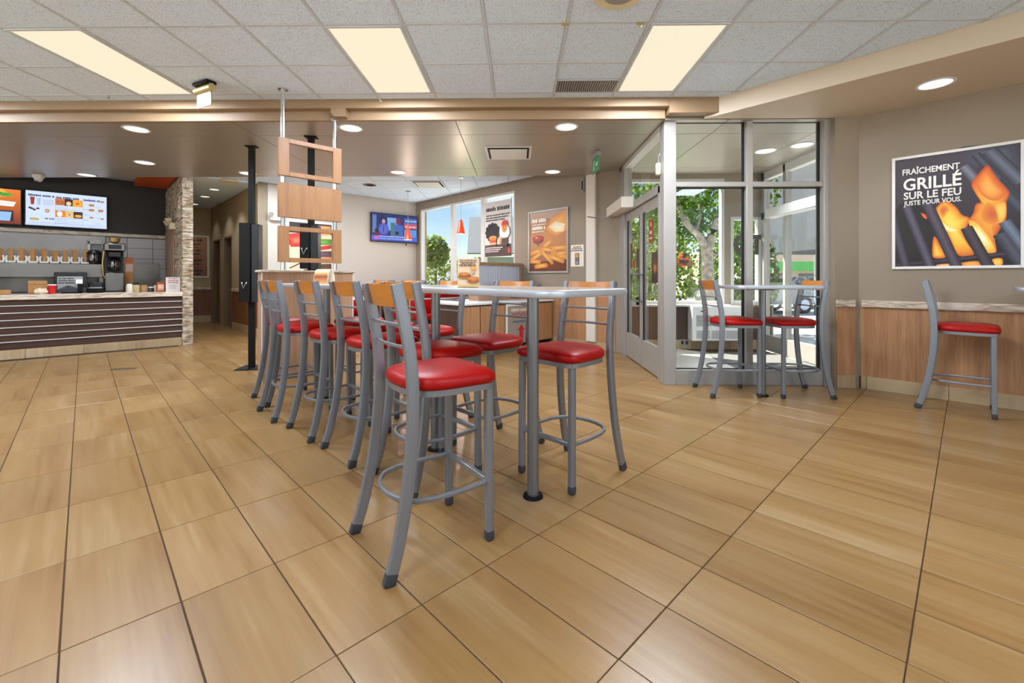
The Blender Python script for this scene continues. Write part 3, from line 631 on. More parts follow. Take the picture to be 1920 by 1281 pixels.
# ------------------------------------------------------------------ vestibule: back wall, exterior doors
mb = MB(); YB = 7.25
mb.box(1.58, 4.15, YB, YB + .15, 0, .72); mb.box(1.58, 4.15, YB, YB + .15, 2.78, 3.05); mb.box(3.36, 3.46, YB, YB + .15, .72, 2.78); mb.box(3.46, 3.95, YB, YB + .15, 2.16, 2.78)
wv = struct(mb.build('wall_vestibule', TAN, None, smooth=0), 'back wall of the vestibule below and around its windows', 'wall')
for a in range(6): box('wainscot_plank', WOODD, wv, 1.60 + a * .42, 1.60 + a * .42 + .415, YB - .012, YB, .155, .70, .002)
box('sill', ALUW, wv, 1.60, 3.42, YB - .10, YB + .03, .70, .735, .004)
x = 1.62
while x < 3.9: box('base_tile', BASET, wv, x, min(x + .60, 3.93), YB - .016, YB, 0, .155, .002); x += .605
for nm, lab, a, b, z1 in (('window_6', 'vestibule window filled by the forked tree', 1.70, 3.36, 2.78), ('window_7', 'added narrow window standing in for a reflection, beside the exterior door', 3.46, 3.95, 2.16)):  # narrow one added to stand in for a reflection in the glass
    w = struct(thing(nm, None, None, (0, YB, 0)), lab, 'window'); t = .05
    mb = MB(); mb.box(a, a + t, .0, .10, .735, z1, .003); mb.box(b - t, b, 0, .10, .735, z1, .003); mb.box(a + t, b - t, 0, .10, z1 - t, z1, .003); mb.box(a + t, b - t, 0, .10, .735, .735 + t, .003); mb.build('window_frame', ALUW, w)
    box('pane', GLASS, w, a + t, b - t, .05, .056, .735 + t, z1 - t)
w7 = w
g8 = glazing('window_8', 'exterior glazed doorway of the vestibule on its street side', -math.pi / 2, (3.95, 0, 0))
for a, b in ((7.25, 7.17), (6.66, 6.60), (5.78, 5.70), (4.98, 4.90)): yb('frame_post', ALU, g8, a, b, 0, .10, 0, 2.86)
yb('head_rail', ALUW, g8, 7.25, 4.90, 0, .10, 2.74, 2.86); yb('transom_rail', ALU, g8, 7.25, 4.90, 0, .10, 2.10, 2.22)
yb('opener_box', ALUW, g8, 6.86, 5.55, -.16, 0, 2.08, 2.22, .006)
for a, b in ((7.17, 6.66), (6.60, 5.78), (5.70, 4.98)):
    yb('pane', GLASS, g8, a, b, .05, .056, .25, 2.10, 0); yb('pane', GLASS, g8, a, b, .05, .056, 2.22, 2.74, 0); yb('bottom_rail', ALU, g8, a, b, .02, .08, 0, .25)

# ================================================================== BAR STOOLS
def rrect(a, b, r, n=3):
    pts = []
    for cx, cy, t0 in ((a - r, b - r, 0), (-a + r, b - r, 90), (-a + r, -b + r, 180), (a - r, -b + r, 270)):
        for k in range(n): t = R(t0 + 90 * k / (n - 1)); pts.append((cx + r * math.cos(t), cy + r * math.sin(t)))
    return pts
def smooth_path(pts, n=5):
    out = []; P = [Vector(p) for p in pts]
    for i in range(len(P) - 1):
        p0, p1, p2, p3 = P[max(i - 1, 0)], P[i], P[i + 1], P[min(i + 2, len(P) - 1)]
        for k in range(n):
            t = k / n; out.append(0.5 * ((2 * p1) + (p2 - p0) * t + (2 * p0 - 5 * p1 + 4 * p2 - p3) * t * t + (3 * p1 - p0 - 3 * p2 + p3) * t ** 3))
    return out + [P[-1]]
HS = 1.140
def back_leg_pts(s):     # (lateral, depth, height)
    return smooth_path([(s * .212, -.268, .032), (s * .208, -.236, .14), (s * .202, -.200, .32), (s * .196, -.177, .52), (s * .190, -.170, .70), (s * .184, -.183, .88), (s * .176, -.232, HS - .004)], 4)
STOOL = {}
def stool_meshes():
    m = {}
    for s, nm in ((-1, 'bl'), (1, 'br')):
        b = MB(); b.sweep(back_leg_pts(s), rrect(.0135, .0235, .004), side=(1, 0, 0)); m[nm] = b.mesh('leg', METAL)
        p = back_leg_pts(s); d = (p[1] - p[0]).normalized()
        c = MB(); c.sweep([Vector((s * .2135, -.2775, .0)), Vector((s * .2135, -.2765, .006)), p[0] + d * .012], rrect(.0152, .0255, .009), side=(1, 0, 0), scale=[.72, 1, 1]); m[nm + 'c'] = c.mesh('foot_cap', CAP)
    for s, nm in ((-1, 'fl'), (1, 'fr')):
        b = MB(); b.sweep([(s * .188, .190, .032), (s * .186, .186, .690)], rrect(.0165, .0165, .004), side=(1, 0, 0)); m[nm] = b.mesh('leg', METAL)
        c = MB(); c.sweep([(s * .188, .190, 0), (s * .188, .190, .008), (s * .188, .190, .044)], rrect(.0182, .0182, .007), side=(1, 0, 0), scale=[.7, 1, 1]); m[nm + 'c'] = c.mesh('foot_cap', CAP)
    # seat: rounded at the back, squarer at the front, domed
    def outline(k, inset=0.0):
        pts = []
        for i in range(40):
            t = 2 * math.pi * i / 40; c_, s_ = math.cos(t), math.sin(t)
            e = 0.30 if s_ > 0 else 0.74
            x = math.copysign(abs(c_) ** e, c_); y = math.copysign(abs(s_) ** (0.28 if s_ > 0 else 0.72), s_)
            w = .224 + .004 * y
            pts.append((x * (w - inset) * k, y * (.205 - inset) * k + .026))
        return pts
    b = MB(); prev = None
    layers = [(1.0, .010, .700), (1.0, 0, .712), (1.0, 0, .724), (.985, 0, .740), (.90, 0, .752), (.66, 0, .761), (.32, 0, .765)]
    for k, ins, z in layers:
        ring = [b.bm.verts.new((p[0], p[1], z + (.006 * (1 - ((p[0] / .22) ** 2)) if z > .73 else 0))) for p in outline(k, ins)]
        if prev:
            for i in range(40): b.bm.faces.new((prev[i], prev[(i + 1) % 40], ring[(i + 1) % 40], ring[i]))
        else: b.bm.faces.new(ring[::-1])
        prev = ring
    b.bm.faces.new(prev); m['seat'] = b.mesh('seat_cushion', RED, 60)
    b = MB(); b.prism(outline(.985, .006), .676, .701); m['frame'] = b.mesh('seat_frame', METAL, 50)
    # curved plywood back slat between the posts
    b = MB(); n = 10; rows = []
    for zz, t in ((1.042, 0), (HS - .002, 1)):
        for dy in (0.0, .011):
            r = []
            for i in range(n + 1):
                x = -.172 + .344 * i / n; bow = .030 * (1 - (2 * i / n - 1) ** 2)
                r.append(b.bm.verts.new((x, -(.206 + .024 * t) - bow + dy, zz + (.0 if t == 0 else -.004 * (1 - abs(2 * i / n - 1))))))
            rows.append(r)
    a0, a1, b0, b1 = rows
    for i in range(n):
        for q, w in ((a0, b0), (b0, b1), (b1, a1), (a1, a0)): b.bm.faces.new((q[i], q[i + 1], w[i + 1], w[i]))
    b.bm.faces.new((a0[0], a1[0], b1[0], b0[0])); b.bm.faces.new((a0[n], b0[n], b1[n], a1[n])); m['slat'] = b.mesh('backrest', SLAT, 35)
    for nm, zz, y0 in (('r1', .972, -.197), ('r2', .882, -.182)):
        b = MB(); b.sweep([(-.182 + .364 * i / 10, y0 - .022 * (1 - (i / 5 - 1) ** 2), zz) for i in range(11)], rrect(.007, .0045, .003), side=(0, 0, 1)); m[nm] = b.mesh('rung', METAL)
    z = .262; pts = [(-.188, .178, z), (-.196, .05, z), (-.190, -.075, z)]
    for i in range(9): t = math.pi * i / 8; pts.append((-.182 * math.cos(t), -.10 - .118 * math.sin(t), z))
    pts += [(.190, -.075, z), (.196, .05, z), (.188, .178, z)]
    b = MB(); b.sweep(smooth_path(pts, 3), rrect(.010, .008, .004), side=(0, 0, 1)); m['ring'] = b.mesh('foot_ring', METAL)
    b = MB(); b.box(-.176, .176, .178, .200, z - .012, z + .012, .003); m['bar'] = b.mesh('front_bar', METAL)
    return m
STOOL = stool_meshes()
PARTS = [('leg', 'bl', 'blc'), ('leg', 'br', 'brc'), ('leg', 'fl', 'flc'), ('leg', 'fr', 'frc'), ('seat_cushion', 'seat', None), ('seat_frame', 'frame', None), ('backrest', 'slat', None), ('rung', 'r1', None), ('rung', 'r2', None), ('foot_ring', 'ring', None), ('front_bar', 'bar', None)]
def stool(label, X, Y, face):
    """face: compass of the sitter in degrees from +x"""
    t = thing('bar_stool', label, 'bar stool', (X, Y, 0), R(face - 90), 'red seated silver bar stools')
    for nm, key, sub in PARTS:
        o = put(nm, STOOL[key], t)
        if sub: put('foot_cap', STOOL[sub], o)
    return t
def stool_uv(label, u, v, face): return stool(label, *xy(u, v), face)
stool_uv('nearest bar stool, pulled out from the long table at its front corner', 1.126, 1.685, 37)
stool_uv('bar stool right behind the pulled out nearest stool, left side of table', 1.50, 2.22, 45)
stool_uv('third bar stool from the front on the left side of the tables', 1.449, 2.83, 45)
stool_uv('fourth bar stool from the front on the left side of the tables', 1.416, 3.43, 46)
stool_uv('fifth bar stool from the front, second last before the black kiosk post', 1.37, 4.07, 44)
stool_uv('last bar stool of the left row, next to the black kiosk post', 1.455, 4.585, 45)
stool_uv('bar stool at right of the near table leg, its back towards the glass doors', 2.065, 1.66, 225)
stool_uv('second bar stool on the right side of the near table', 2.03, 2.29, 226)
stool_uv('third bar stool on the right side, behind the standing burger card', 2.04, 3.08, 225)
stool_uv('fourth bar stool on the right side, mostly hidden by the near table edge', 2.02, 3.66, 225)
stool_uv('farthest bar stool on the right side of the far table', 2.03, 4.25, 225)
stool('bar stool left of the small table at the vestibule glass', 2.145, 4.50, 0)
stool('bar stool right of the small table at the vestibule glass', 2.735, 4.47, 180)
stool_uv('lone bar stool in front of the right wall under the flame poster', 5.55, 0.03, -45)

# ================================================================== TABLES
def bar_table(label, cx, cy, rz, lx, ly, poles, ztop=1.105, r=.10):
    """cx,cy world centre; lx, ly sizes along local x and y; poles local (x,y)"""
    t = thing('bar_table', label, 'table', (cx, cy, 0), rz, 'bar height tables')
    o = rrect(lx / 2 - .012, ly / 2 - .012, r - .012, 8); MB().prism(o, ztop - .032, ztop).build('tabletop', TTOP, t)
    e = rrect(lx / 2, ly / 2, r, 8); q = MB(); n = len(e); prof = [(-.012, -.034), (-.001, -.032), (.003, -.017), (-.001, -.002), (-.013, .0012)]
    rings = []
    for off, dz in prof:
        rings.append([q.bm.verts.new((p[0] * (1 + off / (lx / 2)), p[1] * (1 + off / (ly / 2)), ztop + dz)) for p in e])
    for a, b in zip(rings, rings[1:] + rings[:1]):
        for i in range(n): q.bm.faces.new((a[i], a[(i + 1) % n], b[(i + 1) % n], b[i]))
    q.build('edge_band', TEDGE, t, smooth=60)
    for x, y in poles:
        pl = MB().cyl(x, y, .008, ztop - .034, .031, 24).build('pole', METALD, t)
        MB().lathe([(0, .012), (.050, .012), (.054, .004), (.054, 0), (0, 0)], 28, (x, y, 0)).build('base_flange', BLACK, pl)
        mp_ = MB(); mp_.box(x - .15, x + .15, y - .02, y + .02, ztop - .046, ztop - .034); mp_.box(x - .02, x + .02, y - .15, y + .15, ztop - .046, ztop - .034); mp_.build('mounting_plate', BLACK, pl)
    return t
c1 = xy(1.725, 2.05); bar_table('long grey bar table nearest the viewer with rounded aluminium edge', *c1, A45, .65, 1.70, [(-.015, -.448), (-.015, .455)])
c2 = xy(1.70, 3.88); bar_table('long bar table at the far end of the stool row by the half wall', *c2, A45, .65, 1.86, [(0, -.42), (0, .46)])
bar_table('small square bar table at the vestibule glass', 2.435, 4.39, 0, .80, .62, [(-.03, .0)], 1.088, .06)
ct = xy(5.42, -.82); bar_table('bar table at the right picture edge beside the lone stool', *ct, A45, .66, 1.10, [(0, -.30), (0, .12)], 1.088, .06)

# tent card and curled card on the tables
t = thing('table_tent_card', 'upright printed burger card standing on the near bar table', 'card', (-.285, 2.50, 1.105), R(1))
b = MB(); b.box(-.062, .062, -.004, .004, 0, .006); b.box(-.061, .061, -.0012, .0012, .004, .165); b.build('card', WHITE, t, smooth=0)
p = Print(); p.vgrad(-.061, .061, .005, .165, (240, 214, 176), (232, 200, 166))
for k, (z, hh) in enumerate(((.152, .006), (.143, .005), (.134, .007), (.122, .010))): p.words(-.05 + .012 * (k == 2), .052 - .012 * (k == 2), z, hh, (70, 40, 28), 5 + k)
p.ell(.03, .108, .018, .012, (236, 176, 84), (222, 150, 60)); p.ell(.029, .088, .007, .014, (240, 240, 240), (60, 60, 60))
p.ell(-.02, .060, .040, .010, (206, 130, 60), (168, 92, 40)); p.ell(-.018, .068, .034, .008, (150, 50, 34), (120, 70, 30)); p.ell(-.022, .076, .034, .010, (220, 150, 76), (190, 112, 50))
p.ell(.028, .034, .034, .008, (196, 116, 50), (150, 76, 34)); p.ell(.030, .043, .032, .005, (222, 170, 60), (170, 70, 40)); p.ell(.028, .052, .033, .010, (226, 156, 80), (190, 112, 50)); p.rect(-.061, .061, .005, .016, (236, 196, 130))
p.build('printed_front', PRINT, t, y=-.0016)
cx_, cy_ = xy(1.66, 4.30)
t = thing('curled_card', 'curled printed card standing on the far bar table', 'card', (cx_, cy_, 1.105), R(-10))
prof = [(.058 * math.cos(R(a)), .14 * math.sin(R(a)) ** .8) for a in range(0, 181, 12)]; hl = .075
b = MB(); lo = [b.bm.verts.new((-hl, q[0], q[1])) for q in prof]; hi = [b.bm.verts.new((hl, q[0], q[1])) for q in prof]
for q in range(len(prof) - 1): b.bm.faces.new((lo[q], lo[q + 1], hi[q + 1], hi[q]))
o = b.build('card', plain('curled_card_paper', (226, 216, 196), 0.6), t); mo = o.modifiers.new('thickness', 'SOLIDIFY'); mo.thickness = .002; mo.offset = -1
pf = Print(); front = [q for q in prof if q[0] <= 0.0]; cols_ = [(206, 176, 120), (226, 200, 146), (222, 190, 130), (214, 170, 104), (196, 124, 62), (120, 66, 38), (190, 116, 60), (214, 170, 112)]
for q in range(len(front) - 1):
    i0 = len(pf.v); pf.v += [(-hl + .004, front[q][0] - .0016, front[q][1] + .001), (hl - .004, front[q][0] - .0016, front[q][1] + .001), (hl - .004, front[q + 1][0] - .0016, front[q + 1][1] + .0005), (-hl + .004, front[q + 1][0] - .0016, front[q + 1][1] + .0005)]
    pf.f.append([i0, i0 + 1, i0 + 2, i0 + 3]); pf.c.append([s2l(cols_[q % 8])] * 2 + [s2l(cols_[(q + 1) % 8])] * 2)
pf.build('printed_front', PRINT, t)

# ================================================================== CEILING FIXTURES
def troffer(k, j, label):
    t = thing('ceiling_light', label, 'ceiling light', (GX + GP * k + GP / 2, GY + GP * j + GP, CEIL), 0, 'fluorescent ceiling panels')
    w, l = GP / 2 - .012, GP - .012; b = MB()
    b.box(-w, -w + .022, -l, l, -.006, .02, .002); b.box(w - .022, w, -l, l, -.006, .02, .002); b.box(-w + .022, w - .022, -l, -l + .022, -.006, .02, .002); b.box(-w + .022, w - .022, l - .022, l, -.006, .02, .002)
    b.build('frame', TBAR, t); box('diffuser', DIFF, t, -w + .022, w - .022, -l + .022, l - .022, .0, .008)
    o = lamp('AREA', t, (0, 0, -.012), TROFFER_W * (.72 if j < 0 else 1.0), (.88, .965, 1.10), shape='RECTANGLE', size=.52, size_y=1.12); return t
tl = {(-1, 0): 'glowing ceiling panel at upper left beside the gold exit sign', (3, 0): 'glowing ceiling panel at top centre', (7, 0): 'glowing ceiling panel beside the ceiling vent grille'}
for k, j in TROF: troffer(k, j, tl.get((k, j)) or {(-1, -6): 'unseen ceiling panel above and left of the viewer', (3, -6): 'unseen ceiling panel just left above the viewer', (7, -6): 'unseen ceiling panel just right above the viewer', (-5, -6): 'unseen ceiling panel farthest left above the viewer', (-5, 0): 'unseen ceiling panel left of the upper left one', (11, -6): 'unseen ceiling panel added to brighten the right side'}[(k, j)])  # rightmost unseen panel added for more light on that side
def downlight(X, Y, z, label, r=.115, w=None, spot=1.9):
    t = thing('downlight', label, 'downlight', (X, Y, z), 0, 'round recessed downlights')
    MB().lathe([(r, .002), (r + .018, .0), (r + .020, -.004), (r + .012, -.008), (r - .002, -.006), (r - .004, .002)], 32).build('trim_ring', WHITEM, t)
    MB().lathe([(r - .002, -.003), (r * .8, -.0015), (r * .4, -.0008), (0, -.0008)], 32).build('reflector', REFL, t)
    lamp('SPOT', t, (0, 0, -.03), w or DOWN_W, (.93, .975, 1.05), spot_size=spot, spot_blend=.6, shadow_soft_size=.07); return t
for X, Y, lab in [(-4.36, 4.97, 'downlight left of the gold exit sign, front row of the soffit'), (-5.50, 6.41, 'downlight above the counter, middle row at left'), (-7.11, 7.16, 'downlight nearest the dome camera'),
                  (-1.90, 4.97, 'downlight beside the right chrome hanging pole'), (.537, 4.97, 'downlight in the soffit left of the vestibule corner'), (-1.93, 7.06, 'downlight at the back soffit edge above the television'),
                  (.542, 7.06, 'downlight washing the wall above the fries poster'), (-4.39, 7.09, 'downlight behind the left black kiosk post'), (3.30, 5.95, 'larger looking downlight inside the vestibule'), (3.62, 5.69, 'smaller looking downlight inside the vestibule, nearer the corner')]:
    downlight(X, Y, SOF, lab, w=(26 if X > 3 else None))
downlight(3.646, 3.916, SOF, 'downlight in the bulkhead over the flame poster')
downlight(*xy(5.35, -2.3), SOF, 'downlight of the right bulkhead outside the picture')
downlight(*xy(1.95, 10.9), 3.005, 'nearest downlight of the hallway ceiling', .09, 16); downlight(*xy(1.97, 12.0), 3.005, 'middle downlight of the hallway ceiling', .09, 10); downlight(*xy(1.97, 13.4), 3.005, 'farthest downlight of the hallway ceiling', .09, 5)
downlight(*xy(1.0, 9.75), 2.998, 'downlight set in the orange bulkhead by the stone wall', .08, 9, 1.3)
downlight(*xy(-.1, 10.6), 3.10, 'kitchen downlight behind the soffit edge', .1, 8); downlight(*xy(-1.9, 10.6), SOF, 'kitchen downlight left of the picture', .1, 8)
for x, lab in ((-4.3, 'added unseen light panel behind the soffit edge, near the hallway'), (-2.4, 'added unseen light panel behind the soffit edge, before the television')):
    t = troffer(0, 0, lab); t.location = (x, 7.76, CEIL + .004); t.rotation_euler.z = R(90)  # unseen panels added to brighten the television wall
# supply vents
def diffuser(name, X, Y, z, sx, sy, label, rz=0):
    t = thing(name, label, 'ceiling vent', (X, Y, z), rz, 'ceiling air vents'); b = MB()
    b.box(-sx, sx, -sy, -sy + .03, -.012, 0, .003); b.box(-sx, sx, sy - .03, sy, -.012, 0, .003); b.box(-sx, -sx + .03, -sy + .03, sy - .03, -.012, 0, .003); b.box(sx - .03, sx, -sy + .03, sy - .03, -.012, 0, .003); b.build('frame', WHITEM, t)
    box('backing', BLACK, t, -sx + .03, sx - .03, -sy + .03, sy - .03, -.003, 0); box('baffle', WHITEM, t, -sx + .06, sx - .06, -sy + .09, sy - .07, -.022, -.010, .004); return t
diffuser('air_diffuser', -.135, 5.99, SOF, .305, .30, 'square air diffuser in the metal soffit')
diffuser('air_diffuser', -1.80, 8.80, CEIL + .003, .30, .30, 'square air diffuser in the rear white ceiling')
t = thing('return_grille', 'grey perforated return grille beside the right ceiling panel', 'ceiling vent', (GX + GP * 6.5, 4.355, CEIL), 0)
box('backing', BLACK, t, -.29, .29, -.135, .125, .006, .012)
b = MB()
for k in range(26): b.box(-.288 + k * .0226, -.288 + k * .0226 + .014, -.135, .125, 0, .006)
b.build('slat', GREYM, t, smooth=0); box('rail', TBAR, t, -.29, .29, -.150, -.136, -.002, .012)
t = thing('ceiling_speaker', 'round ceiling speaker cut by the top picture edge', 'speaker', (.67, 2.93, CEIL), 0)
MB().lathe([(.0, -.002), (.105, -.010), (.112, -.012), (.165, -.008), (.170, 0), (0, 0)], 40).build('rim', CREAMP, t); MB().lathe([(0, -.016), (.06, -.015), (.104, -.012)], 32).build('mesh_cover', GREYM, t)
for x, lab in ((.345, 'left small wire clip on the ceiling grid'), (.90, 'right small wire clip on the ceiling grid')):
    t = thing('grid_clip', lab, 'clip', (x, 3.27, CEIL), 0, 'wire clips on the ceiling grid'); b = MB(); b.box(-.03, .03, -.008, .008, -.012, 0, .003); b.tube([(-.012, 0, -.01), (0, 0, -.03), (.012, 0, -.01)], .004, 6); b.build('clip_body', BRASS, t)
t = thing('ceiling_hook', 'small white ceiling hook at the end of the middle light panel', 'hook', (-1.455, 4.615, CEIL), 0); MB().tube([(0, 0, 0), (0, 0, -.02), (.012, 0, -.032), (.018, 0, -.02)], .005, 8).build('hook', WHITE, t)
t = thing('sprinkler_head', 'tiny sprinkler head on the far left of the tile ceiling', 'sprinkler', (-3.62 - .61, 4.49, CEIL), 0); b = MB(); b.lathe([(0, -.03), (.014, -.028), (.014, -.024), (.005, -.02), (.008, 0), (0, 0)], 12); b.build('sprinkler', GREYM, t)
t = thing('ceiling_smoke_vent', 'round speckled grille in the rear white ceiling near the television', 'ceiling vent', (-3.0, 8.85, CEIL + .004), 0); b = MB(); b.lathe([(.0, -.004), (.16, -.010), (.17, -.004), (.17, 0), (0, 0)], 24); b.build('rim', WHITEM, t)
b = MB(); [b.lathe([(r_, -.012), (r_ + .02, -.012), (r_ + .02, -.008), (r_, -.008), (r_, -.012)], 20) for r_ in (.03, .07, .11)]; b.build('ring', BLACK, t)
t = thing('ceiling_disc', 'beige round speaker in the rear ceiling beside the hallway', 'speaker', (*xy(1.98, 9.75), 3.005), 0); b = MB(); b.lathe([(0, -.012), (.15, -.012), (.17, 0), (0, 0)], 28); b.build('rim', CREAMP, t)

# pendants
def pendant(X, Y, label):
    t = thing('pendant_lamp', label, 'pendant lamp', (X, Y, CEIL + .004), 0, 'red cone pendant lamps')
    MB().lathe([(0, 0), (.055, 0), (.055, -.018), (.03, -.024), (0, -.024)], 20).build('canopy', CHROME, t); MB().cyl(0, 0, -.80, -.02, .0035, 6).build('cable', GREYM, t)
    MB().lathe([(.022, -.79), (.028, -.80), (.082, -1.06), (.078, -1.06), (.024, -.80)], 24).build('shade', PENDR, t)
    MB().lathe([(0, -.98), (.02, -.99), (.028, -1.02), (.02, -1.05), (0, -1.055)], 14).build('bulb', LAMPW, t)
    lamp('POINT', t, (0, 0, -1.10), 8, (1, .85, .7), shadow_soft_size=.03)
pendant(-1.082, 8.246, 'red cone pendant in front of the middle window'); pendant(-2.387, 9.488, 'red cone pendant in front of the television')

# exit signs, sensors, cameras
t = thing('exit_sign', 'gold edge-lit exit sign with a right arrow hanging from the tile ceiling', 'exit sign', (-3.03, 4.21, CEIL), R(-26))
box('canopy', BLACK, t, -.12, .12, -.05, .05, -.03, 0, .008); MB().tube([(-.13, 0, -.065), (.13, 0, -.065)], .036, 14).build('housing', BRASS, t)
pl = box('panel', plain('exit_panel', (120, 108, 76), .35), t, -.12, .12, -.004, .004, -.235, -.095, .002)
p = Print(); w_ = (206, 196, 160); p.rect(-.115, .115, -.23, -.10, (134, 120, 78)); p.poly([(.0, -.175), (.06, -.175), (.06, -.195), (.10, -.165), (.06, -.135), (.06, -.155), (.0, -.155)], w_); p.ell(-.055, -.125, .014, .014, w_); p.capsule(-.06, -.15, -.07, -.18, .012, w_); p.capsule(-.07, -.18, -.045, -.21, .008, w_); p.capsule(-.07, -.18, -.095, -.205, .008, w_); p.capsule(-.06, -.15, -.03, -.165, .007, w_); p.build('pictogram', PRINT, pl, y=-.0045)
t = thing('exit_sign', 'green exit sign hanging from the metal soffit near the doors', 'exit sign', (1.044, 5.99, SOF), R(-84))
box('canopy', GREYM, t, -.10, .10, -.035, .035, -.02, 0, .006); box('housing', GREYM, t, -.15, .15, -.03, .03, -.075, -.02, .006); pl = box('panel', GREEN, t, -.15, .15, -.006, .006, -.27, -.075, .003)
p = Print(); w_ = (214, 236, 220); p.ell(-.06, -.115, .017, .017, w_); p.capsule(-.065, -.145, -.075, -.185, .015, w_); p.capsule(-.075, -.185, -.04, -.225, .01, w_); p.capsule(-.075, -.185, -.11, -.22, .01, w_); p.poly([(.02, -.19), (.08, -.19), (.08, -.21), (.125, -.17), (.08, -.13), (.08, -.15), (.02, -.15)], w_); p.build('pictogram', PRINT, pl, y=-.0065)
t = thing('dome_camera', 'white dome security camera under the soffit edge above the menu screens', 'camera', (-7.93, 7.17, SOF), 0)
MB().lathe([(0, 0), (.075, 0), (.078, -.03), (.06, -.055), (.05, -.06), (0, -.06)], 24).build('base', WHITE, t); MB().lathe([(.055, -.055), (.05, -.085), (.03, -.105), (0, -.11)], 20).build('dome', WHITE, t); MB().lathe([(0, 0), (.026, .003), (.028, .010), (0, .012)], 14, (-.0, -.03, -.112)).build('lens', BLKS, t)
t = thing('motion_sensor', 'cream door chime on the frame beside the vestibule corner post', 'sensor', (1.575, 4.93, 2.30), -math.pi / 2); b = MB(); b.box(-.035, .035, -.05, 0, 0, .14, .02, 3); b.build('body', CREAMP, t); MB().tube([(0, -.02, .135), (.0, -.02, .22), (.0, -.0, .24)], .006, 8).build('stem', CHROME, t)
t = thing('wall_thermostat', 'small slim grey device high on the wall beside the pilaster', 'thermostat', (*xy(UWIN, 4.47), 2.60), -A45); box('body', GREYM, t, -.03, .03, -.03, 0, 0, .22, .006); box('lens', BLKS, t, -.015, .015, -.034, -.03, .03, .19, .002)
t = thing('door_opener', 'beige automatic door opener box above the far entrance door', 'door opener', (1.575, 6.62, 2.13), -math.pi / 2); box('case', CREAM, t, -.76, .55, -.17, -.001, 0, .15, .005)
MB().tube([(-.30, -.10, -.01), (-.30, -.36, -.03), (-.16, -.52, -.03)], .010, 8).build('arm', CHROME, t)

# ================================================================== HANGING SCREEN, HALF WALL, KIOSKS
t = thing_uv('hanging_screen', 'three wood panels hung on two chrome poles above the far table', 'room divider', 0, 0)
for u, zt in ((1.425, CEIL), (1.945, SOF + .008)):
    pl = MB().cyl(u, 4.75, 1.24, zt - .004, .0215, 18).build('pole', CHROME, t)
    MB().lathe([(0, 0), (.05, 0), (.05, -.008), (.024, -.014), (.024, -.05), (0, -.05)], 22, (u, 4.75, zt)).build('flange', CHROME, pl)
PU0, PU1, PV0, PV1 = 1.374, 2.0, 4.705, 4.748
def frame_panel(z0, z1, ring):
    b = MB()
    if ring:
        a, c_ = .098, .092; e = .045
        b.box(PU0, PU0 + a, PV0, PV1, z0, z1, .002); b.box(PU1 - c_, PU1, PV0, PV1, z0, z1, .002); b.box(PU0 + a, PU1 - c_, PV0, PV1, z1 - e, z1, .002); b.box(PU0 + a, PU1 - c_, PV0, PV1, z0, z0 + e, .002)
    else: b.box(PU0, PU1, PV0, PV1, z0, z1, .002)
    return b.build('wood_panel', WOODP, t)
frame_panel(2.178, 2.552, True); frame_panel(1.764, 2.107, False); frame_panel(1.318, 1.677, True)
t = thing_uv('half_wall', 'wood clad half wall with pale stone cap behind the far bar table', 'half wall', 1.41, 5.42)
box('body', WOODH, t, .0, 1.04, .0, .15, .0, 1.225); box('corner_trim', WHITEM, t, -.004, .006, -.005, .0, .0, 1.225); box('corner_trim', WHITEM, t, 1.034, 1.044, -.005, .0, .0, 1.225); box('cap', MARBR, t, -.025, 1.06, -.025, .175, 1.225, 1.25, .004)
def kiosk(label, X, Y, z0, z1, wdt, rz, zb=0.0):
    t = thing('kiosk_post', label, 'kiosk stand', (X, Y, zb), rz, 'black kiosk posts reaching the soffit'); SH = SOF - zb; z0 -= zb; z1 -= zb; pw = .07 if zb else .16
    box('post', BLACK, t, -.032, .032, -.03, .03, .012, SH - .012); box('base_plate', BLACK, t, -pw * .9, pw * .9, -pw, pw, 0, .012, .003); box('ceiling_plate', BLACK, t, -.07, .07, -.05, .05, SH - .014, SH, .003)
    bx = MB(); bx.box(-wdt / 2, wdt / 2 - .09, -.10, .05, z0, z1, .005); o = bx.build('terminal', BLACK, t); box('back_cover', BLKS, t, wdt / 2 - .09, wdt / 2, -.08, .05, z0 - .01, z1 - .01, .005)
    for x in (-.075, -.02): MB().tube([(x, -.103, z0 + .24), (x, -.1, z0 + .24)], .008, 8).build('bolt', CHROME, o)
    MB().tube([(-.075, -.105, z0 + .23), (-.05, -.115, z0 + .17), (-.03, -.105, z0 + .23)], .004, 6).build('cable', GREYM, o)
    return t
kiosk('left black kiosk post standing free in the aisle', -3.44, 5.64, .86, 1.86, .225, R(8))
kiosk('right black kiosk post standing on the half wall behind the hanging wood panels', *xy(1.965, 5.495), 1.27, 1.80, .20, R(8), 1.25)

# ================================================================== POSTERS AND SCREENS
def framed(name, label, cat, u, v, rz, w, hgt, z0, fw, mat, depth=.025, bg=(240, 236, 230)):
    t = thing(name, label, cat, (*xy(u, v), z0), rz); b = MB(); y0, y1 = -depth, -.001
    b.box(-w / 2, -w / 2 + fw, y0, y1, 0, hgt, .002); b.box(w / 2 - fw, w / 2, y0, y1, 0, hgt, .002); b.box(-w / 2 + fw, w / 2 - fw, y0, y1, 0, fw, .002); b.box(-w / 2 + fw, w / 2 - fw, y0, y1, hgt - fw, hgt, .002); b.build('frame', mat, t)
    box('backing', WHITE, t, -w / 2 + fw, w / 2 - fw, -depth * .45, y1, fw, hgt - fw)
    return t, -depth * .45 - .0008
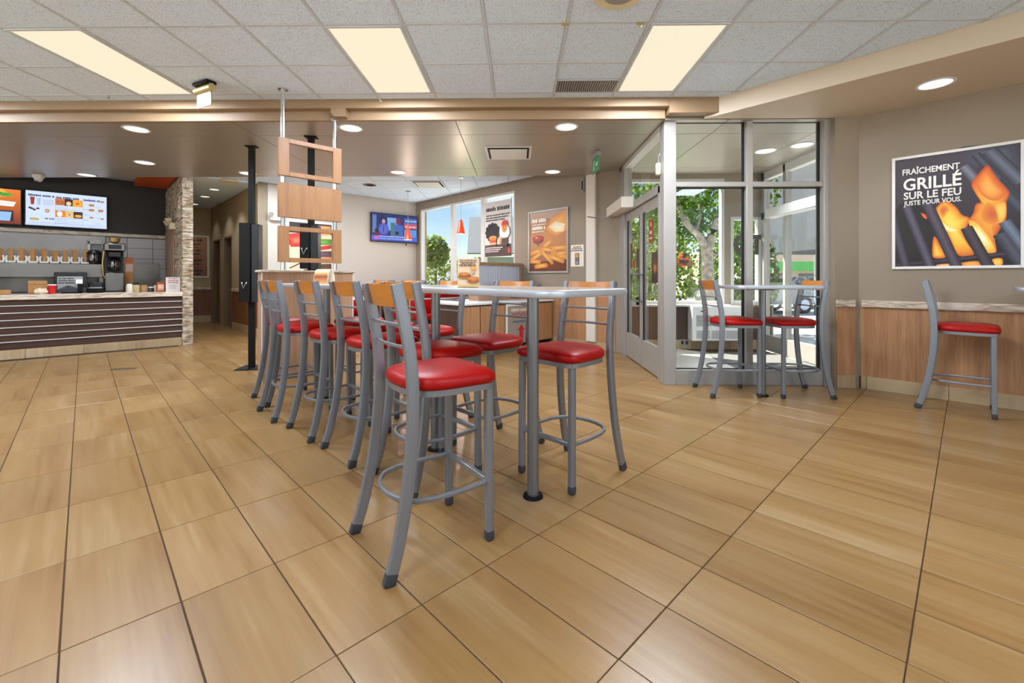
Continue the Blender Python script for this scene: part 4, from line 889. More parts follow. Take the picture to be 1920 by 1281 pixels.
# --- flame poster, right wall.   local x right, z up, in unit square then scaled
W, H = .880, 1.118; FW = .026
t, yp = framed('flame_poster', 'large framed poster of grill flames with white French slogan', 'poster', UW, .087, -A45, W, H, 1.248, FW, WHITE)
p = Print(); x0, x1, z0, z1 = -W / 2 + FW, W / 2 - FW, FW, H - FW
def PX(a, b_): return (x0 + (x1 - x0) * a, z1 - (z1 - z0) * b_)     # a right, b down, 0..1
p.vgrad(x0, x1, z0, z1, (26, 20, 22), (70, 60, 70))
def CP(cx, cy):      # sketch coordinates of the picture
    a = (cx - 182) / 1068; tp = 285 - 145 * a; return PX(a, (cy - tp) / (1185 - 17 * a - tp))
def inside(q):
    for aa, bb, cc in ((1, 0, x1), (-1, 0, -x0), (0, 1, z1), (0, -1, -z0)): q = clip(q, aa, bb, cc)
    return q
def band(c0, c1, w, cm, ce):
    """soft rod: light spine, dark sides"""
    A, B = Vector(CP(*c0)), Vector(CP(*c1)); d = (B - A).normalized(); nn = Vector((-d.y, d.x)) * w
    for s0, s1, k0, k1 in ((-1, 0, ce, cm), (0, 1, cm, ce)):
        q = [A + nn * s0, B + nn * s0, B + nn * s1, A + nn * s1]; qc = inside([tuple(v_) for v_ in q])
        if len(qc) < 3: continue
        cols = []
        for v_ in qc:
            h_ = max(0.0, min(1.0, ((Vector(v_) - A).dot(nn) / (w * w) - s0) / (s1 - s0))); cols.append(tuple(k0[i] * (1 - h_) + k1[i] * h_ for i in range(3)))
        p.poly(qc, None, cols)
def soft(pts, ctr, stops): p.blob([CP(*q) for q in pts], CP(*ctr), stops)
soft([(760, 180), (1000, 150), (1235, 150), (1240, 400), (1000, 330), (820, 330)], (1080, 240), [(1, (70, 62, 74)), (.6, (74, 74, 90)), (.2, (92, 98, 116))])
band((1010, 200), (1260, 470), .050, (112, 118, 134), (44, 42, 52)); band((800, 330), (1000, 560), .042, (128, 128, 144), (50, 46, 56)); band((900, 230), (1250, 640), .030, (84, 90, 106), (36, 36, 44)); band((1060, 460), (1260, 700), .040, (78, 86, 104), (36, 36, 44))
soft([(190, 690), (480, 640), (560, 900), (640, 1160), (200, 1160)], (380, 930), [(1, (40, 30, 32)), (.7, (26, 18, 16)), (.2, (34, 24, 20))])
soft([(995, 322), (925, 395), (866, 480), (905, 570), (942, 632), (900, 655), (880, 730), (838, 800), (870, 870), (920, 960), (975, 1062), (1068, 1062), (1056, 960), (1095, 868), (1142, 790), (1146, 640), (1168, 552), (1085, 445), (1032, 365)], (1000, 690), [(1, (176, 66, 24)), (.9, (222, 104, 36)), (.6, (244, 150, 52)), (.3, (250, 176, 66)), (.05, (252, 190, 80))])
soft([(985, 370), (920, 450), (930, 540), (1000, 610), (1080, 620), (1130, 560), (1060, 470)], (1010, 520), [(1, (226, 110, 40)), (.6, (248, 156, 60)), (.2, (252, 178, 84))])
soft([(990, 640), (1060, 660), (1120, 690), (1110, 780), (1050, 830), (960, 800), (940, 720)], (1040, 740), [(1, (246, 158, 54)), (.6, (232, 124, 46)), (.2, (214, 104, 44))])
soft([(1050, 650), (1135, 640), (1140, 760), (1090, 820), (1070, 740)], (1105, 720), [(1, (244, 150, 50)), (.5, (254, 206, 90)), (.1, (255, 216, 110))])
soft([(650, 620), (588, 655), (550, 718), (600, 790), (650, 880), (700, 980), (762, 1090), (888, 1080), (842, 990), (802, 905), (832, 840), (852, 770), (790, 742), (735, 672)], (690, 830), [(1, (206, 92, 28)), (.86, (240, 146, 40)), (.55, (253, 200, 62)), (.2, (255, 222, 96))])
soft([(640, 640), (580, 700), (620, 770), (660, 730), (690, 690)], (625, 705), [(1, (248, 180, 60)), (.5, (230, 128, 44)), (.1, (216, 104, 40))])
soft([(600, 785), (680, 850), (750, 870), (740, 890), (680, 890), (640, 860)], (690, 862), [(1, (254, 216, 84)), (.5, (255, 240, 170)), (.1, (255, 252, 226))])
soft([(840, 800), (900, 800), (960, 860), (1030, 960), (1062, 1058), (985, 1058), (920, 950)], (950, 930), [(1, (246, 160, 50)), (.7, (254, 214, 90)), (.4, (255, 240, 160)), (.1, (255, 252, 236))])
soft([(545, 925), (528, 1070), (556, 1112), (655, 1098), (605, 1000)], (570, 1070), [(1, (206, 84, 28)), (.6, (248, 160, 46)), (.2, (255, 206, 74))]); soft([(425, 728), (470, 740), (484, 778), (455, 770)], (455, 755), [(1, (170, 60, 34)), (.4, (240, 110, 60))])
band((190, 1170), (640, 1130), .016, (66, 58, 70), (30, 24, 30)); band((620, 1132), (1140, 1072), .018, (78, 64, 74), (34, 26, 32))
soft([(575, 1165), (690, 1158), (695, 1183), (580, 1183)], (640, 1172), [(1, (200, 110, 50)), (.4, (250, 190, 110))]); soft([(785, 1150), (920, 1135), (960, 1180), (790, 1180)], (860, 1160), [(1, (214, 110, 40)), (.4, (252, 176, 70))]); soft([(1035, 1120), (1108, 1112), (1110, 1170), (1040, 1172)], (1075, 1145), [(1, (226, 130, 40)), (.4, (255, 206, 80))])
band((150, 760), (290, 1200), .034, (82, 74, 90), (34, 28, 34)); band((290, 670), (520, 1200), .036, (96, 86, 106), (36, 30, 36)); band((480, 640), (750, 1200), .040, (92, 80, 96), (38, 30, 36)); band((825, 850), (1015, 1200), .040, (78, 66, 74), (34, 26, 30)); band((1100, 900), (1280, 1190), .052, (84, 84, 100), (36, 32, 40)); band((1130, 800), (1290, 1040), .040, (118, 132, 152), (60, 66, 84))
p.build('printed_image', PRINT, t, y=yp)
LETT = plain('poster_lettering_white', (236, 232, 224), .5); yl = yp - .009
for txt, a, b_, size, wtot in (('FRAÎCHEMENT', .062, .148, .080, .485), ('GRILLÉ', .070, .292, .160, .490), ('SUR LE FEU', .076, .376, .098, .485), ('JUSTE POUR VOUS.', .082, .434, .062, .487)):
    X_, Z_ = PX(a, b_); o = lettering(t, txt, X_, Z_, size, LETT, y=yl, bold=size * .022); wd = max(v_.co.x for v_ in o.data.vertices) - min(v_.co.x for v_ in o.data.vertices); o.data.transform(Matrix.Diagonal((wtot * (x1 - x0) / wd, 1, 1, 1)))
# --- fries poster
W, H = .95, 1.145; t, yp = framed('fries_poster', 'silver framed poster of french fries and ketchup on the rear wall', 'poster', UWIN, 5.25, -A45, W, H, 1.25, .035, ALU)
p = Print(); x0, x1, z0, z1 = -W / 2 + .035, W / 2 - .035, .035, H - .035
p.vgrad(x0, x1, z0, z1, (150, 82, 30), (190, 156, 130)); p.fan([PX(*q) for q in ((.0, .2), (.5, .1), (1, .3), (1, .66), (0, .66))], (206, 132, 62), (178, 118, 74))
p.fan([PX(*q) for q in ((.45, .30), (.60, .12), (1, .0), (1, .34), (.74, .42), (.55, .36))], (248, 190, 84), (226, 140, 50)); p.fan([PX(*q) for q in ((.52, .26), (.70, .18), (.96, .24), (.92, .36), (.70, .36))], (250, 240, 214), (240, 210, 160)); p.fan([PX(*q) for q in ((0, .86), (1, .80), (1, 1), (0, 1))], (126, 58, 22), (98, 44, 18))
for k, (a, b_, c_, d_, r_) in enumerate([(.02, .70, .50, .60, .036), (.30, .62, .72, .66, .034), (.40, .58, .58, .50, .036), (.60, .62, .99, .62, .036), (.62, .70, .99, .78, .04), (.05, .80, .35, .68, .036), (.50, .74, .90, .84, .04), (.30, .64, .62, .86, .036), (.03, .83, .28, .84, .034), (.72, .72, .98, .70, .034), (.18, .92, .46, .90, .042)]):
    A, B = PX(a, b_), PX(c_, d_); p.capsule(*A, *B, r_, (244, 186, 92), (206, 124, 40))
cx_, cz_ = PX(.24, .45); p.ell(cx_, cz_ - .03, .13, .06, (150, 24, 22), (96, 14, 16)); p.ell(cx_, cz_ + .01, .145, .05, (206, 48, 40), (150, 24, 22)); p.ell(cx_ - .04, cz_ + .025, .03, .010, (246, 190, 180)); p.rect(cx_ - .03, cx_ + .03, cz_ - .12, cz_ - .07, (110, 70, 60))
for k, (b_, hh, e) in enumerate(((.17, .075, .46), (.215, .022, .46), (.29, .062, .45), (.335, .024, .42))): A = PX(.07, b_); B = PX(e, b_); p.words(A[0], B[0], A[1], hh, (248, 242, 230), 31 + k)
p.build('printed_image', PRINT, t, y=yp)
# --- small notice
t = thing('wall_notice', 'small white notice with a phone picture beside the fries poster', 'notice', (*xy(UWIN, 4.59), 1.355), -A45); box('board', WHITE, t, -.135, .135, -.008, -.001, 0, .367)
p = Print(); p.rect(-.135, .135, 0, .367, (236, 224, 208)); [p.words(-.09 - .02 * k, .09 + .02 * k, .325 - .03 * k, .016, (40, 34, 32), 50 + k) for k in range(3)]; p.rect(-.04, .042, .035, .225, (40, 36, 36)); p.rect(-.03, .032, .150, .215, (214, 150, 90)); p.rect(-.03, .032, .09, .145, (110, 110, 112)); p.rect(-.03, .032, .045, .085, (160, 156, 156)); p.build('printed_image', PRINT, t, y=-.0086)
# --- window poster with two cartoon people
t = thing('window_poster', 'grey poster with two drawn figures hanging in the right window', 'poster', (*xy(UWIN + .02, 6.60), 1.60), -A45); box('sheet', WHITE, t, -.40, .40, -.012, -.008, 0, 1.12); MB().tube([(.40, -.012, -.0), (.40, -.012, 1.15)], .008, 8).build('hanger', CHROME, t)
p = Print(); p.rect(-.40, .40, 0, 1.12, (206, 198, 192)); p.rect(-.40, .40, 0, .24, (74, 54, 50)); x0, x1, z0, z1 = -.40, .40, 0, 1.12
A = PX(.05, .17); p.words(A[0], .36, A[1], .085, (38, 34, 34), 61)
for k in range(3): A = PX(.05, .26 + .045 * k); p.words(A[0], .36 - .06 * k, A[1], .028, (50, 46, 46), 64 + k)
for k in range(3): A = PX(.06, .85 + .035 * k); p.words(A[0], .16 - .05 * k, A[1], .020, (236, 230, 224), 70 + k)
hx, hz = PX(.32, .56); p.ell(hx, hz, .19, .17, (34, 30, 32))
for k in range(12): a = 2 * math.pi * k / 12; p.ell(hx + .17 * math.cos(a), hz + .15 * math.sin(a), .045, .045, (34, 30, 32))
p.ell(hx + .02, hz - .12, .12, .05, (222, 140, 80)); p.rect(hx - .07, hx + .12, hz - .26, hz - .12, (214, 116, 54)); p.rect(hx - .07, hx + .12, hz - .20, hz - .17, (190, 50, 40)); p.rect(hx - .07, hx + .12, hz - .24, hz - .225, (246, 226, 190))
hx, hz = PX(.78, .48); p.ell(hx, hz - .10, .15, .14, (240, 236, 232)); p.ell(hx, hz, .085, .12, (206, 132, 62)); p.fan([(hx + .088 * math.cos(R(a)), hz + .03 + .10 * math.sin(R(a))) for a in range(0, 181, 15)], (198, 50, 38), (198, 50, 38)); p.ell(hx - .03, hz + .0, .012, .014, (40, 30, 28)); p.ell(hx + .03, hz + .0, .012, .014, (40, 30, 28)); p.capsule(hx - .02, hz - .06, hx + .025, hz - .055, .006, (120, 60, 40)); p.rect(hx - .08, hx + .08, .20, .36, (74, 54, 50)); p.capsule(hx - .13, .27, hx - .09, .36, .025, (206, 132, 62)); p.ell(.36, .10, .04, .055, (196, 70, 40))
p.build('printed_image', PRINT, t, y=-.0126)
# --- burger poster behind the screen
W, H = .955, 1.12; t, yp = framed('burger_poster', 'white framed burger close-up poster half hidden behind the kiosk post', 'poster', 3.44, VTV, A45, W, H, 1.24, .045, WHITE)
x0, x1, z0, z1 = -W / 2 + .045, W / 2 - .045, .045, H - .045; p = Print(); p.rect(x0, x1, z0, z1, (226, 196, 164)); p.rect(x0, x1, z1 - .22, z1, (40, 34, 34)); p.fan([PX(*q) for q in ((.55, .03), (.98, .03), (.98, .22), (.55, .24))], (230, 176, 120), (206, 140, 84))
p.fan([PX(*q) for q in ((0, .24), (.30, .20), (.5, .34), (.42, .48), (.05, .50), (0, .44))], (214, 70, 44), (176, 34, 26)); p.fan([PX(*q) for q in ((.02, .33), (.22, .28), (.34, .40), (.1, .44))], (232, 120, 84), (206, 66, 44)); p.fan([PX(*q) for q in ((.28, .26), (.42, .24), (.44, .32), (.34, .33))], (110, 150, 60), (70, 110, 40))
p.fan([PX(*q) for q in ((.5, .32), (1, .30), (1, .42), (.5, .44))], (120, 176, 66), (62, 112, 34)); p.fan([PX(*q) for q in ((.5, .50), (1, .42), (1, .50), (.5, .58))], (206, 56, 40), (160, 34, 28)); p.fan([PX(*q) for q in ((.5, .58), (1, .55), (1, .68), (.5, .68))], (112, 84, 104), (70, 44, 50)); p.fan([PX(*q) for q in ((.5, .69), (1, .68), (1, .80), (.5, .82))], (226, 166, 116), (196, 124, 76)); p.fan([PX(*q) for q in ((.5, .84), (1, .82), (1, .98), (.5, .98))], (104, 66, 52), (76, 46, 38)); p.capsule(*PX(.02, .92), *PX(.30, .80), .012, (70, 50, 44))
for k in range(4): A = PX(.26, .80 + .05 * k); p.words(A[0], A[0] + .15, A[1], .035, (250, 246, 240), 80 + k)
p.build('printed_image', PRINT, t, y=yp)
# --- hallway poster
W, H = 1.0, 1.115; t, yp = framed('hallway_poster', 'white framed brown paper poster at the hallway end', 'poster', 1.90, 14.1, A45, W, H, 1.17, .04, WHITE); x0, x1, z0, z1 = -W / 2 + .04, W / 2 - .04, .04, H - .04; p = Print(); p.vgrad(x0, x1, z0, z1, (150, 98, 62), (186, 132, 90))
for k in range(11): A = PX(.08, .12 + .085 * k); p.words(A[0], x1 - .08 - .05 * (k % 3), A[1], .05 if k % 3 else .07, [(70, 36, 24), (60, 34, 26), (170, 60, 36)][k % 3], 90 + k)
p.build('printed_image', PRINT, t, y=yp)
# --- television
t = thing('television', 'wall mounted television showing a newsroom', 'television', (*xy(5.36, VTV), 2.01), A45 + R(-4)); box('case', BLKS, t, -.60, .60, -.12, -.07, 0, .68, .008); box('wall_bracket', BLACK, t, -.15, .15, -.07, .02, .2, .5); box('cable_stub', BLACK, t, .30, .32, -.08, -.06, -.05, .0)
p = Print(); p.rect(-.585, .585, .02, .665, (28, 44, 104)); x0, x1, z0, z1 = -.585, .585, .02, .665
for a, b_, c_, d_, col in ((.02, .06, .10, .70, (96, 118, 168)), (.33, .12, .55, .60, (120, 164, 214)), (.40, .3, .5, .95, (70, 110, 128)), (.52, .12, .62, .34, (120, 40, 66)), (.48, .36, .68, .86, (62, 98, 168)), (.5, .62, .58, .74, (30, 34, 50)), (.70, .10, .98, .30, (70, 100, 168)), (.70, .30, .99, .48, (190, 80, 100)), (.70, .52, .98, .86, (84, 142, 210)), (0, .80, 1, .97, (70, 92, 196)), (.06, .82, .14, .94, (214, 90, 190)), (.06, .70, .2, .78, (104, 34, 60)), (.07, .56, .26, .70, (22, 24, 40))):
    A, B = PX(a, d_), PX(c_, b_); p.rect(A[0], B[0], A[1], B[1], col)
A = PX(.245, .22); p.ell(*A, .062, .075, (30, 24, 40)); A = PX(.25, .28); p.ell(*A, .042, .058, (196, 140, 160)); A = PX(.25, .56); p.ell(*A, .13, .14, (96, 112, 206), (70, 86, 180)); A, B = PX(.25, .46), PX(.27, .66); p.rect(A[0] - .012, A[0] + .012, B[1], A[1], (40, 40, 80))
A = PX(.15, .84); p.words(A[0], .30, A[1], .03, (190, 190, 240), 101); A = PX(.15, .92); p.words(A[0], .45, A[1], .025, (160, 190, 244), 102); A = PX(.72, .22); p.words(A[0], .56, A[1], .03, (190, 206, 240), 103); A = PX(.72, .44); p.words(A[0], .56, A[1], .04, (240, 200, 206), 104)
p.build('picture', SCREEN, t, y=-.1205)
# --- menu screens
def screen(label, u0, u1, z0_, z1_, paint):
    t = thing('menu_screen', label, 'menu screen', (*xy((u0 + u1) / 2, 11.60), z0_), A45, 'menu screens over the counter'); w = (u1 - u0) / 2; hgt = z1_ - z0_; box('case', BLKS, t, -w, w, -.05, .055, 0, hgt, .006)
    global x0, x1, z0, z1; x0, x1, z0, z1 = -w + .02, w - .02, .02, hgt - .02; p = Print(); paint(p); p.build('picture', SCREEN, t, y=-.0505)
def pm(p):
    p.rect(x0, x1, z0, z1, (208, 222, 246))
    for k, (a, c_) in enumerate(((.03, .34), (.36, .64), (.70, .92))): A = PX(a, .155 + .01 * k); p.words(A[0], PX(c_, 0)[0], A[1], .038, (54, 62, 110), 120 + k)
    def R4(a, b_, c_, d_, col): A, B = PX(a, d_), PX(c_, b_); p.rect(A[0], B[0], A[1], B[1], col)
    for a in (.345, .685): R4(a, .10, a + .003, .95, (120, 110, 130))
    p.poly([PX(.05, .18), PX(.105, .18), PX(.095, .40), (PX(.06, .40))], (150, 60, 44)); p.poly([PX(.13, .20), PX(.175, .20), PX(.17, .40), (PX(.135, .40))], (176, 190, 220))
    for k in range(4): A = PX(.20, .26 + .045 * k); p.words(A[0], PX(.33, 0)[0], A[1], .012, (150, 164, 200), 130 + k)
    for k, (a, b_) in enumerate(((.07, .52), (.10, .55), (.14, .51), (.05, .50))): A = PX(a, b_); p.ell(*A, .022, .016, (84, 44, 50))
    A = PX(.25, .56); p.ell(*A, .03, .035, (222, 190, 170), (190, 110, 80)); A = PX(.10, .82); p.ell(*A, .06, .022, (206, 190, 110), (170, 150, 60)); A = PX(.25, .81); p.words(A[0] - .03, A[0] + .09, A[1], .028, (90, 40, 50), 140)
    R4(.347, .165, .46, .37, (206, 116, 70)); R4(.46, .165, .56, .37, (60, 44, 40)); R4(.56, .17, .684, .38, (240, 166, 60)); A = PX(.405, .28); p.ell(*A, .05, .03, (196, 140, 80), (140, 70, 44)); A = PX(.51, .30); p.ell(*A, .035, .04, (240, 230, 220), (226, 180, 110)); A = PX(.62, .28); p.ell(*A, .024, .022, (200, 110, 40))
    R4(.347, .52, .47, .72, (226, 130, 54)); R4(.47, .52, .57, .72, (240, 186, 90)); R4(.57, .53, .684, .73, (64, 46, 52)); A = PX(.40, .63); p.ell(*A, .036, .05, (240, 240, 240)); A = PX(.52, .63); p.ell(*A, .032, .03, (90, 54, 50), (220, 220, 220)); A = PX(.63, .66); p.ell(*A, .05, .025, (240, 170, 60))
    for k in range(8): A = PX(.36, (.44 if k < 3 else .62) + .05 * k); p.words(A[0], PX(.66 if k % 2 else .50, 0)[0], A[1], .010, (150, 164, 200), 150 + k)
    for a, b_, rr_ in ((.80, .30, .040), (.80, .45, .040), (.92, .45, .040), (.94, .17, .03), (.80, .68, .028), (.94, .70, .026)): A = PX(a, b_); p.ell(*A, rr_, rr_ * .62, (214, 150, 90), (176, 104, 60))
    for k in range(7): A = PX(.70 if k % 2 else .85, .36 + .085 * k); p.words(A[0], A[0] + .07, A[1], .012, (150, 164, 200), 160 + k)
    A = PX(.04, .93); p.words(A[0], PX(.95, 0)[0], A[1], .010, (140, 156, 206), 170); R4(0, .955, 1, 1, (196, 208, 240))
def po(p):
    p.vgrad(x0, x1, z0, z1, (120, 40, 20), (236, 130, 50)); 
    def R4(a, b_, c_, d_, col): A, B = PX(a, d_), PX(c_, b_); p.rect(A[0], B[0], A[1], B[1], col)
    p.fan([PX(*q) for q in ((.3, .0), (.8, 0), (.9, .2), (.6, .3), (.3, .26))], (240, 230, 80), (240, 170, 60)); A = PX(.82, .16); p.ell(*A, .10, .032, (60, 150, 60), (90, 170, 70)); A = PX(.72, .12); p.ell(*A, .07, .024, (40, 130, 60)); p.poly([PX(.45, .30), PX(.95, .36), PX(.92, .50), PX(.45, .47)], (240, 236, 230)); A = PX(.58, .40); p.words(A[0], A[0] + .20, A[1], .03, (90, 90, 96), 180)
    R4(.0, .62, .92, .93, (40, 28, 34)); A = PX(.66, .80); p.ell(*A, .07, .05, (210, 110, 70), (150, 60, 40)); p.poly([PX(.74, .66), PX(.90, .66), PX(.88, .92), PX(.77, .92)], (150, 190, 236)); R4(.2, .70, .5, .9, (130, 60, 34))
screen('wide pale menu screen above the kitchen counter', -.755, .336, 2.085, 2.735, pm); screen('orange menu screen cut by the left picture edge', -1.84, -.775, 2.085, 2.72, po)

# ================================================================== ORDER COUNTER AND KITCHEN
t = thing_uv('order_counter', 'brown slatted order counter with thin metal strips', 'counter', 0, 9.47)
box('body', KBLACK, t, -4.4, 1.225, .03, .66, .139, .846)
zs = [.139, .246, .350, .451, .555, .657, .760, .846]
for a, b_ in zip(zs, zs[1:]): box('board', WOODC, t, -4.4, 1.222, .008, .03, a + .007, b_ - .002, .001)
for z in zs[1:-1]: box('metal_strip', ALUW, t, -4.4, 1.222, -.006, .03, z - .004, z + .008)
bzc = box('plinth', GROUT, t, -4.4, 1.225, .012, .64, .0, .139)
u = 1.222
for k in range(9):
    box('base_tile', BASET, t, max(u - .61, -4.4) + .003, u, .0, .012, .0, .137, .002); u -= .61
t = thing_uv('counter_worktop', 'pale marble worktop of the order counter', 'worktop', 0, 9.47, .846); box('slab', MARB, t, -4.4, 1.228, -.03, .72, 0, .075, .006)
t = thing_uv('back_counter', 'stainless work counter along the kitchen wall', 'counter', 0, 10.85); box('body', STEEL, t, -4.4, 1.2, 0, .78, 0, .88); box('top', STEEL, t, -4.4, 1.2, -.03, .78, .88, .92, .005)
t = thing_uv('pass_shelf', 'wide stainless heated pass shelf holding the fry sleeves', 'shelf', 0, 10.80, .92); box('deck', STEEL, t, -4.3, .25, -.10, .55, .25, .49, .008); [box('post', STEEL, t, a, a + .05, .0, .05, 0, .25) for a in (.20, -1.1, -2.5)]
for k in range(9):
    u = .02 - .125 * k; t = thing_uv('fry_sleeve_holder', 'white fry sleeve rack with kraft sleeves, %s one counted from the coffee pot' % ['first', 'second', 'third', 'fourth', 'fifth', 'sixth', 'seventh', 'eighth', 'ninth'][k], 'sleeve rack', u, 10.86, 1.41, R(rnd.uniform(-6, 6)), 'fry sleeve racks on the pass shelf')
    b = MB(); b.box(-.052, .052, -.05, .05, 0, .03, .006); b.tube([(-.045, 0, .02), (-.05, 0, .08), (-.04, 0, .12)], .014, 8); b.tube([(.045, 0, .02), (.05, 0, .08), (.04, 0, .12)], .014, 8); b.build('rack', WHITE, t)
    for q in range(2):
        tl_ = rnd.uniform(-.022, .022); b = MB(); b.sweep([(tl_ * .2 + .01 * q, .0 + .02 * q, .03), (tl_, .01 + .02 * q, .235 + rnd.uniform(-.02, .02))], [(.030, .012), (-.030, .012), (-.030, -.012), (.030, -.012)], side=(1, 0, 0), scale=[.7, 1.15]); b.build('paper_sleeve', KRAFT, t, smooth=0)
def coffee_pot(label, u, v, z, s=1.0):
    t = thing_uv('coffee_pot', label, 'coffee pot', u, v, z, 0, 'insulated coffee pots')
    MB().lathe([(0, 0), (.085 * s, 0), (.09 * s, .03 * s), (.092 * s, .05 * s), (0, .05 * s)], 20).build('base', BLKS, t); MB().lathe([(.09 * s, .05 * s), (.092 * s, .06 * s), (.092 * s, .155 * s), (.086 * s, .165 * s)], 20).build('body', STEEL, t)
    MB().lathe([(.094 * s, .16 * s), (.09 * s, .18 * s), (.06 * s, .215 * s), (.03 * s, .225 * s), (0, .225 * s)], 20).build('lid', BLKS, t); MB().tube([(0, -.09 * s, .16 * s), (0, -.13 * s, .14 * s), (0, -.13 * s, .07 * s), (0, -.09 * s, .06 * s)], .012 * s, 8).build('handle', BLKS, t)
coffee_pot('black lidded steel coffee pot on the pass shelf', .135, 10.88, 1.41, 1.15); coffee_pot('black lidded steel coffee pot inside the coffee machine', .392, 10.66, 1.30, 1.0)
t = thing_uv('coffee_machine', 'tall coffee brewer with open pot bay on the counter', 'coffee machine', .395, 10.62, .92)
box('base', STEEL, t, -.13, .13, -.06, .20, 0, .34, .012); box('back_panel', BLKS, t, -.13, .13, .14, .20, .34, .80); box('brew_head', STEEL, t, -.145, .145, -.10, .20, .72, .86, .015); box('control_strip', BLKS, t, -.08, .09, -.105, -.10, .755, .83); box('filter_basket', BLKS, t, -.10, .10, -.08, .12, .60, .72, .02)
MB().tube([(-.14, -.08, .72), (-.16, -.09, .5), (-.15, -.08, .30), (-.11, -.08, .22)], .012, 8).build('hose', BRASS, t)
t = thing_uv('decanter_bowl', 'small wire bowl of cups on top of the coffee brewer', 'bowl', .395, 10.65, 1.78); MB().lathe([(.03, 0), (.07, .03), (.085, .10), (.08, .10), (.065, .035), (0, .01)], 18).build('bowl', BRASS, t)
t = thing_uv('point_of_sale_monitor', 'black cash register monitor seen from behind on the counter', 'cash register', -.13, 9.80, .921)
box('back_shell', BLKS, t, -.20, .17, .02, .06, .09, .33, .01); box('label_plate', GREYM, t, -.165, .12, -.02, .02, .02, .265, .006); box('card_reader', BLACK, t, .06, .12, -.12, -.05, .02, .20, .01); box('reader_screen', LAMPW, t, .045, .115, -.127, -.12, .155, .215); box('stand', BLACK, t, -.12, .12, -.08, .10, 0, .02, .004)
p = Print(); p.rect(-.16, .115, .03, .26, (150, 150, 152)); [p.words(-.15, .02 + .03 * k, .225 - .035 * k, .022, (40, 40, 44), 190 + k) for k in range(3)]; p.fan([(-.15, .07), (-.05, .13), (.05, .09), (.08, .06), (-.1, .05)], (40, 40, 44), (80, 80, 84)); p.rect(-.16, .115, .03, .06, (50, 52, 60)); p.build('printed_panel', PRINT, t, y=-.0205)
t = thing_uv('second_register', 'dark low cash register right of the black monitor', 'cash register', .13, 9.95, .921); b = MB(); b.box(-.10, .11, -.08, .12, 0, .07, .01); b.build('base', BLACK, t); box('keypad', GREYM, t, -.08, .09, -.085, -.02, .07, .09, .006); box('hood', BLKS, t, -.08, .10, .0, .1, .07, .17, .02)
t = thing_uv('red_cup', 'red paper cup standing on the order counter', 'cup', -.345, 9.66, .921); MB().lathe([(0, 0), (.036, 0), (.048, .13), (.050, .133), (.046, .133), (.034, .006), (0, .006)], 24).build('cup', plain('red_cup_paper', (206, 24, 28), .45), t); MB().lathe([(.051, .128), (.051, .142), (.04, .146), (0, .146)], 24).build('lid', WHITE, t)
t = thing_uv('paper_bag', 'brown paper bag on the order counter left of the red cup', 'bag', -.50, 9.80, .921); b = MB(); b.box(-.10, .10, -.05, .05, 0, .20, .012); b.build('bag', KRAFT, t); box('folded_top', KRAFT, t, -.095, .095, -.056, -.04, .14, .195, .004)
t = thing_uv('napkin_bundle', 'crumpled cream napkins in front of the paper bag', 'napkins', -.46, 9.62, .921); b = MB(); bmesh.ops.create_icosphere(b.bm, subdivisions=3, radius=.07)
for v_ in b.bm.verts: v_.co *= 1 + .22 * math.sin(9 * v_.co.x / .07 + 3 * v_.co.z / .07) * math.cos(5 * v_.co.y / .07); v_.co.z = max(v_.co.z * .7 + .04, 0)
b.build('napkin', plain('napkin_cream', (232, 212, 184), .8), t)
t = thing_uv('kraft_tray', 'small kraft tray at the left picture edge of the counter', 'tray', -.83, 9.68, .921); b = MB(); b.box(-.07, .07, -.05, .05, 0, .07, .008); b.build('tray', KRAFT, t)
t = thing_uv('notice_card', 'white card with red lines standing at the counter end', 'card', 1.12, 9.66, .921); box('card', WHITE, t, -.10, .10, 0, .004, 0, .255)
p = Print(); p.rect(-.10, .10, 0, .255, (240, 232, 228)); p.words(-.06, .06, .225, .014, (110, 90, 84), 200); [p.words(-.07, .075, .185 - .03 * k, .016, (196, 70, 56), 201 + k) for k in range(2)]; [p.words(-.05, .05, .11 - .025 * k, .010, (170, 150, 144), 203 + k) for k in range(3)]; p.build('printed_front', PRINT, t, y=-.0006)
t = thing_uv('sauce_box', 'rust red printed carton beside the white card', 'carton', .955, 9.72, .921); box('carton', plain('rust_carton', (166, 72, 42), .6), t, -.055, .055, -.03, .04, 0, .17, .003); p = Print(); p.rect(-.04, .04, .05, .13, (220, 180, 150)); p.rect(-.045, .045, .03, .04, (220, 180, 150)); p.build('printed_front', PRINT, t, y=-.0305)
for k, (u, hh, rr_, col, lab) in enumerate(((.555, .14, .045, (214, 206, 190), 'pale round canister beside the coffee brewer'), (.64, .16, .05, (176, 160, 110), 'olive lidded dispenser on the counter'), (.745, .12, .055, (150, 118, 76), 'low tan condiment caddy on the counter'), (.835, .09, .045, (60, 56, 54), 'dark low container with white tops'), (.895, .15, .022, (200, 190, 170), 'slim pale bottle left of the rust carton'))):
    t = thing_uv('condiment_jar', lab, 'container', u, 9.85, .921, 0, 'containers at the counter end'); MB().lathe([(0, 0), (rr_, 0), (rr_ * 1.04, hh * .1), (rr_, hh * .7), (rr_ * .86, hh * .8), (0, hh * .8)], 18).build('body', plain('jar_%d' % k, col, .4), t); MB().lathe([(rr_ * .9, hh * .78), (rr_ * .92, hh * .92), (rr_ * .5, hh), (0, hh)], 18).build('lid', [WHITE, BLKS, KRAFT, WHITE, BLKS][k], t)
t = thing_uv('brown_carton', 'tall brown and white carton behind the coffee brewer', 'carton', .60, 10.75, .92); box('carton', KRAFT, t, -.06, .06, -.04, .04, 0, .62, .003); p = Print(); p.rect(-.05, .05, .52, .60, (190, 84, 40)); p.rect(-.05, .05, .36, .50, (200, 170, 150)); p.build('printed_front', PRINT, t, y=-.0405)
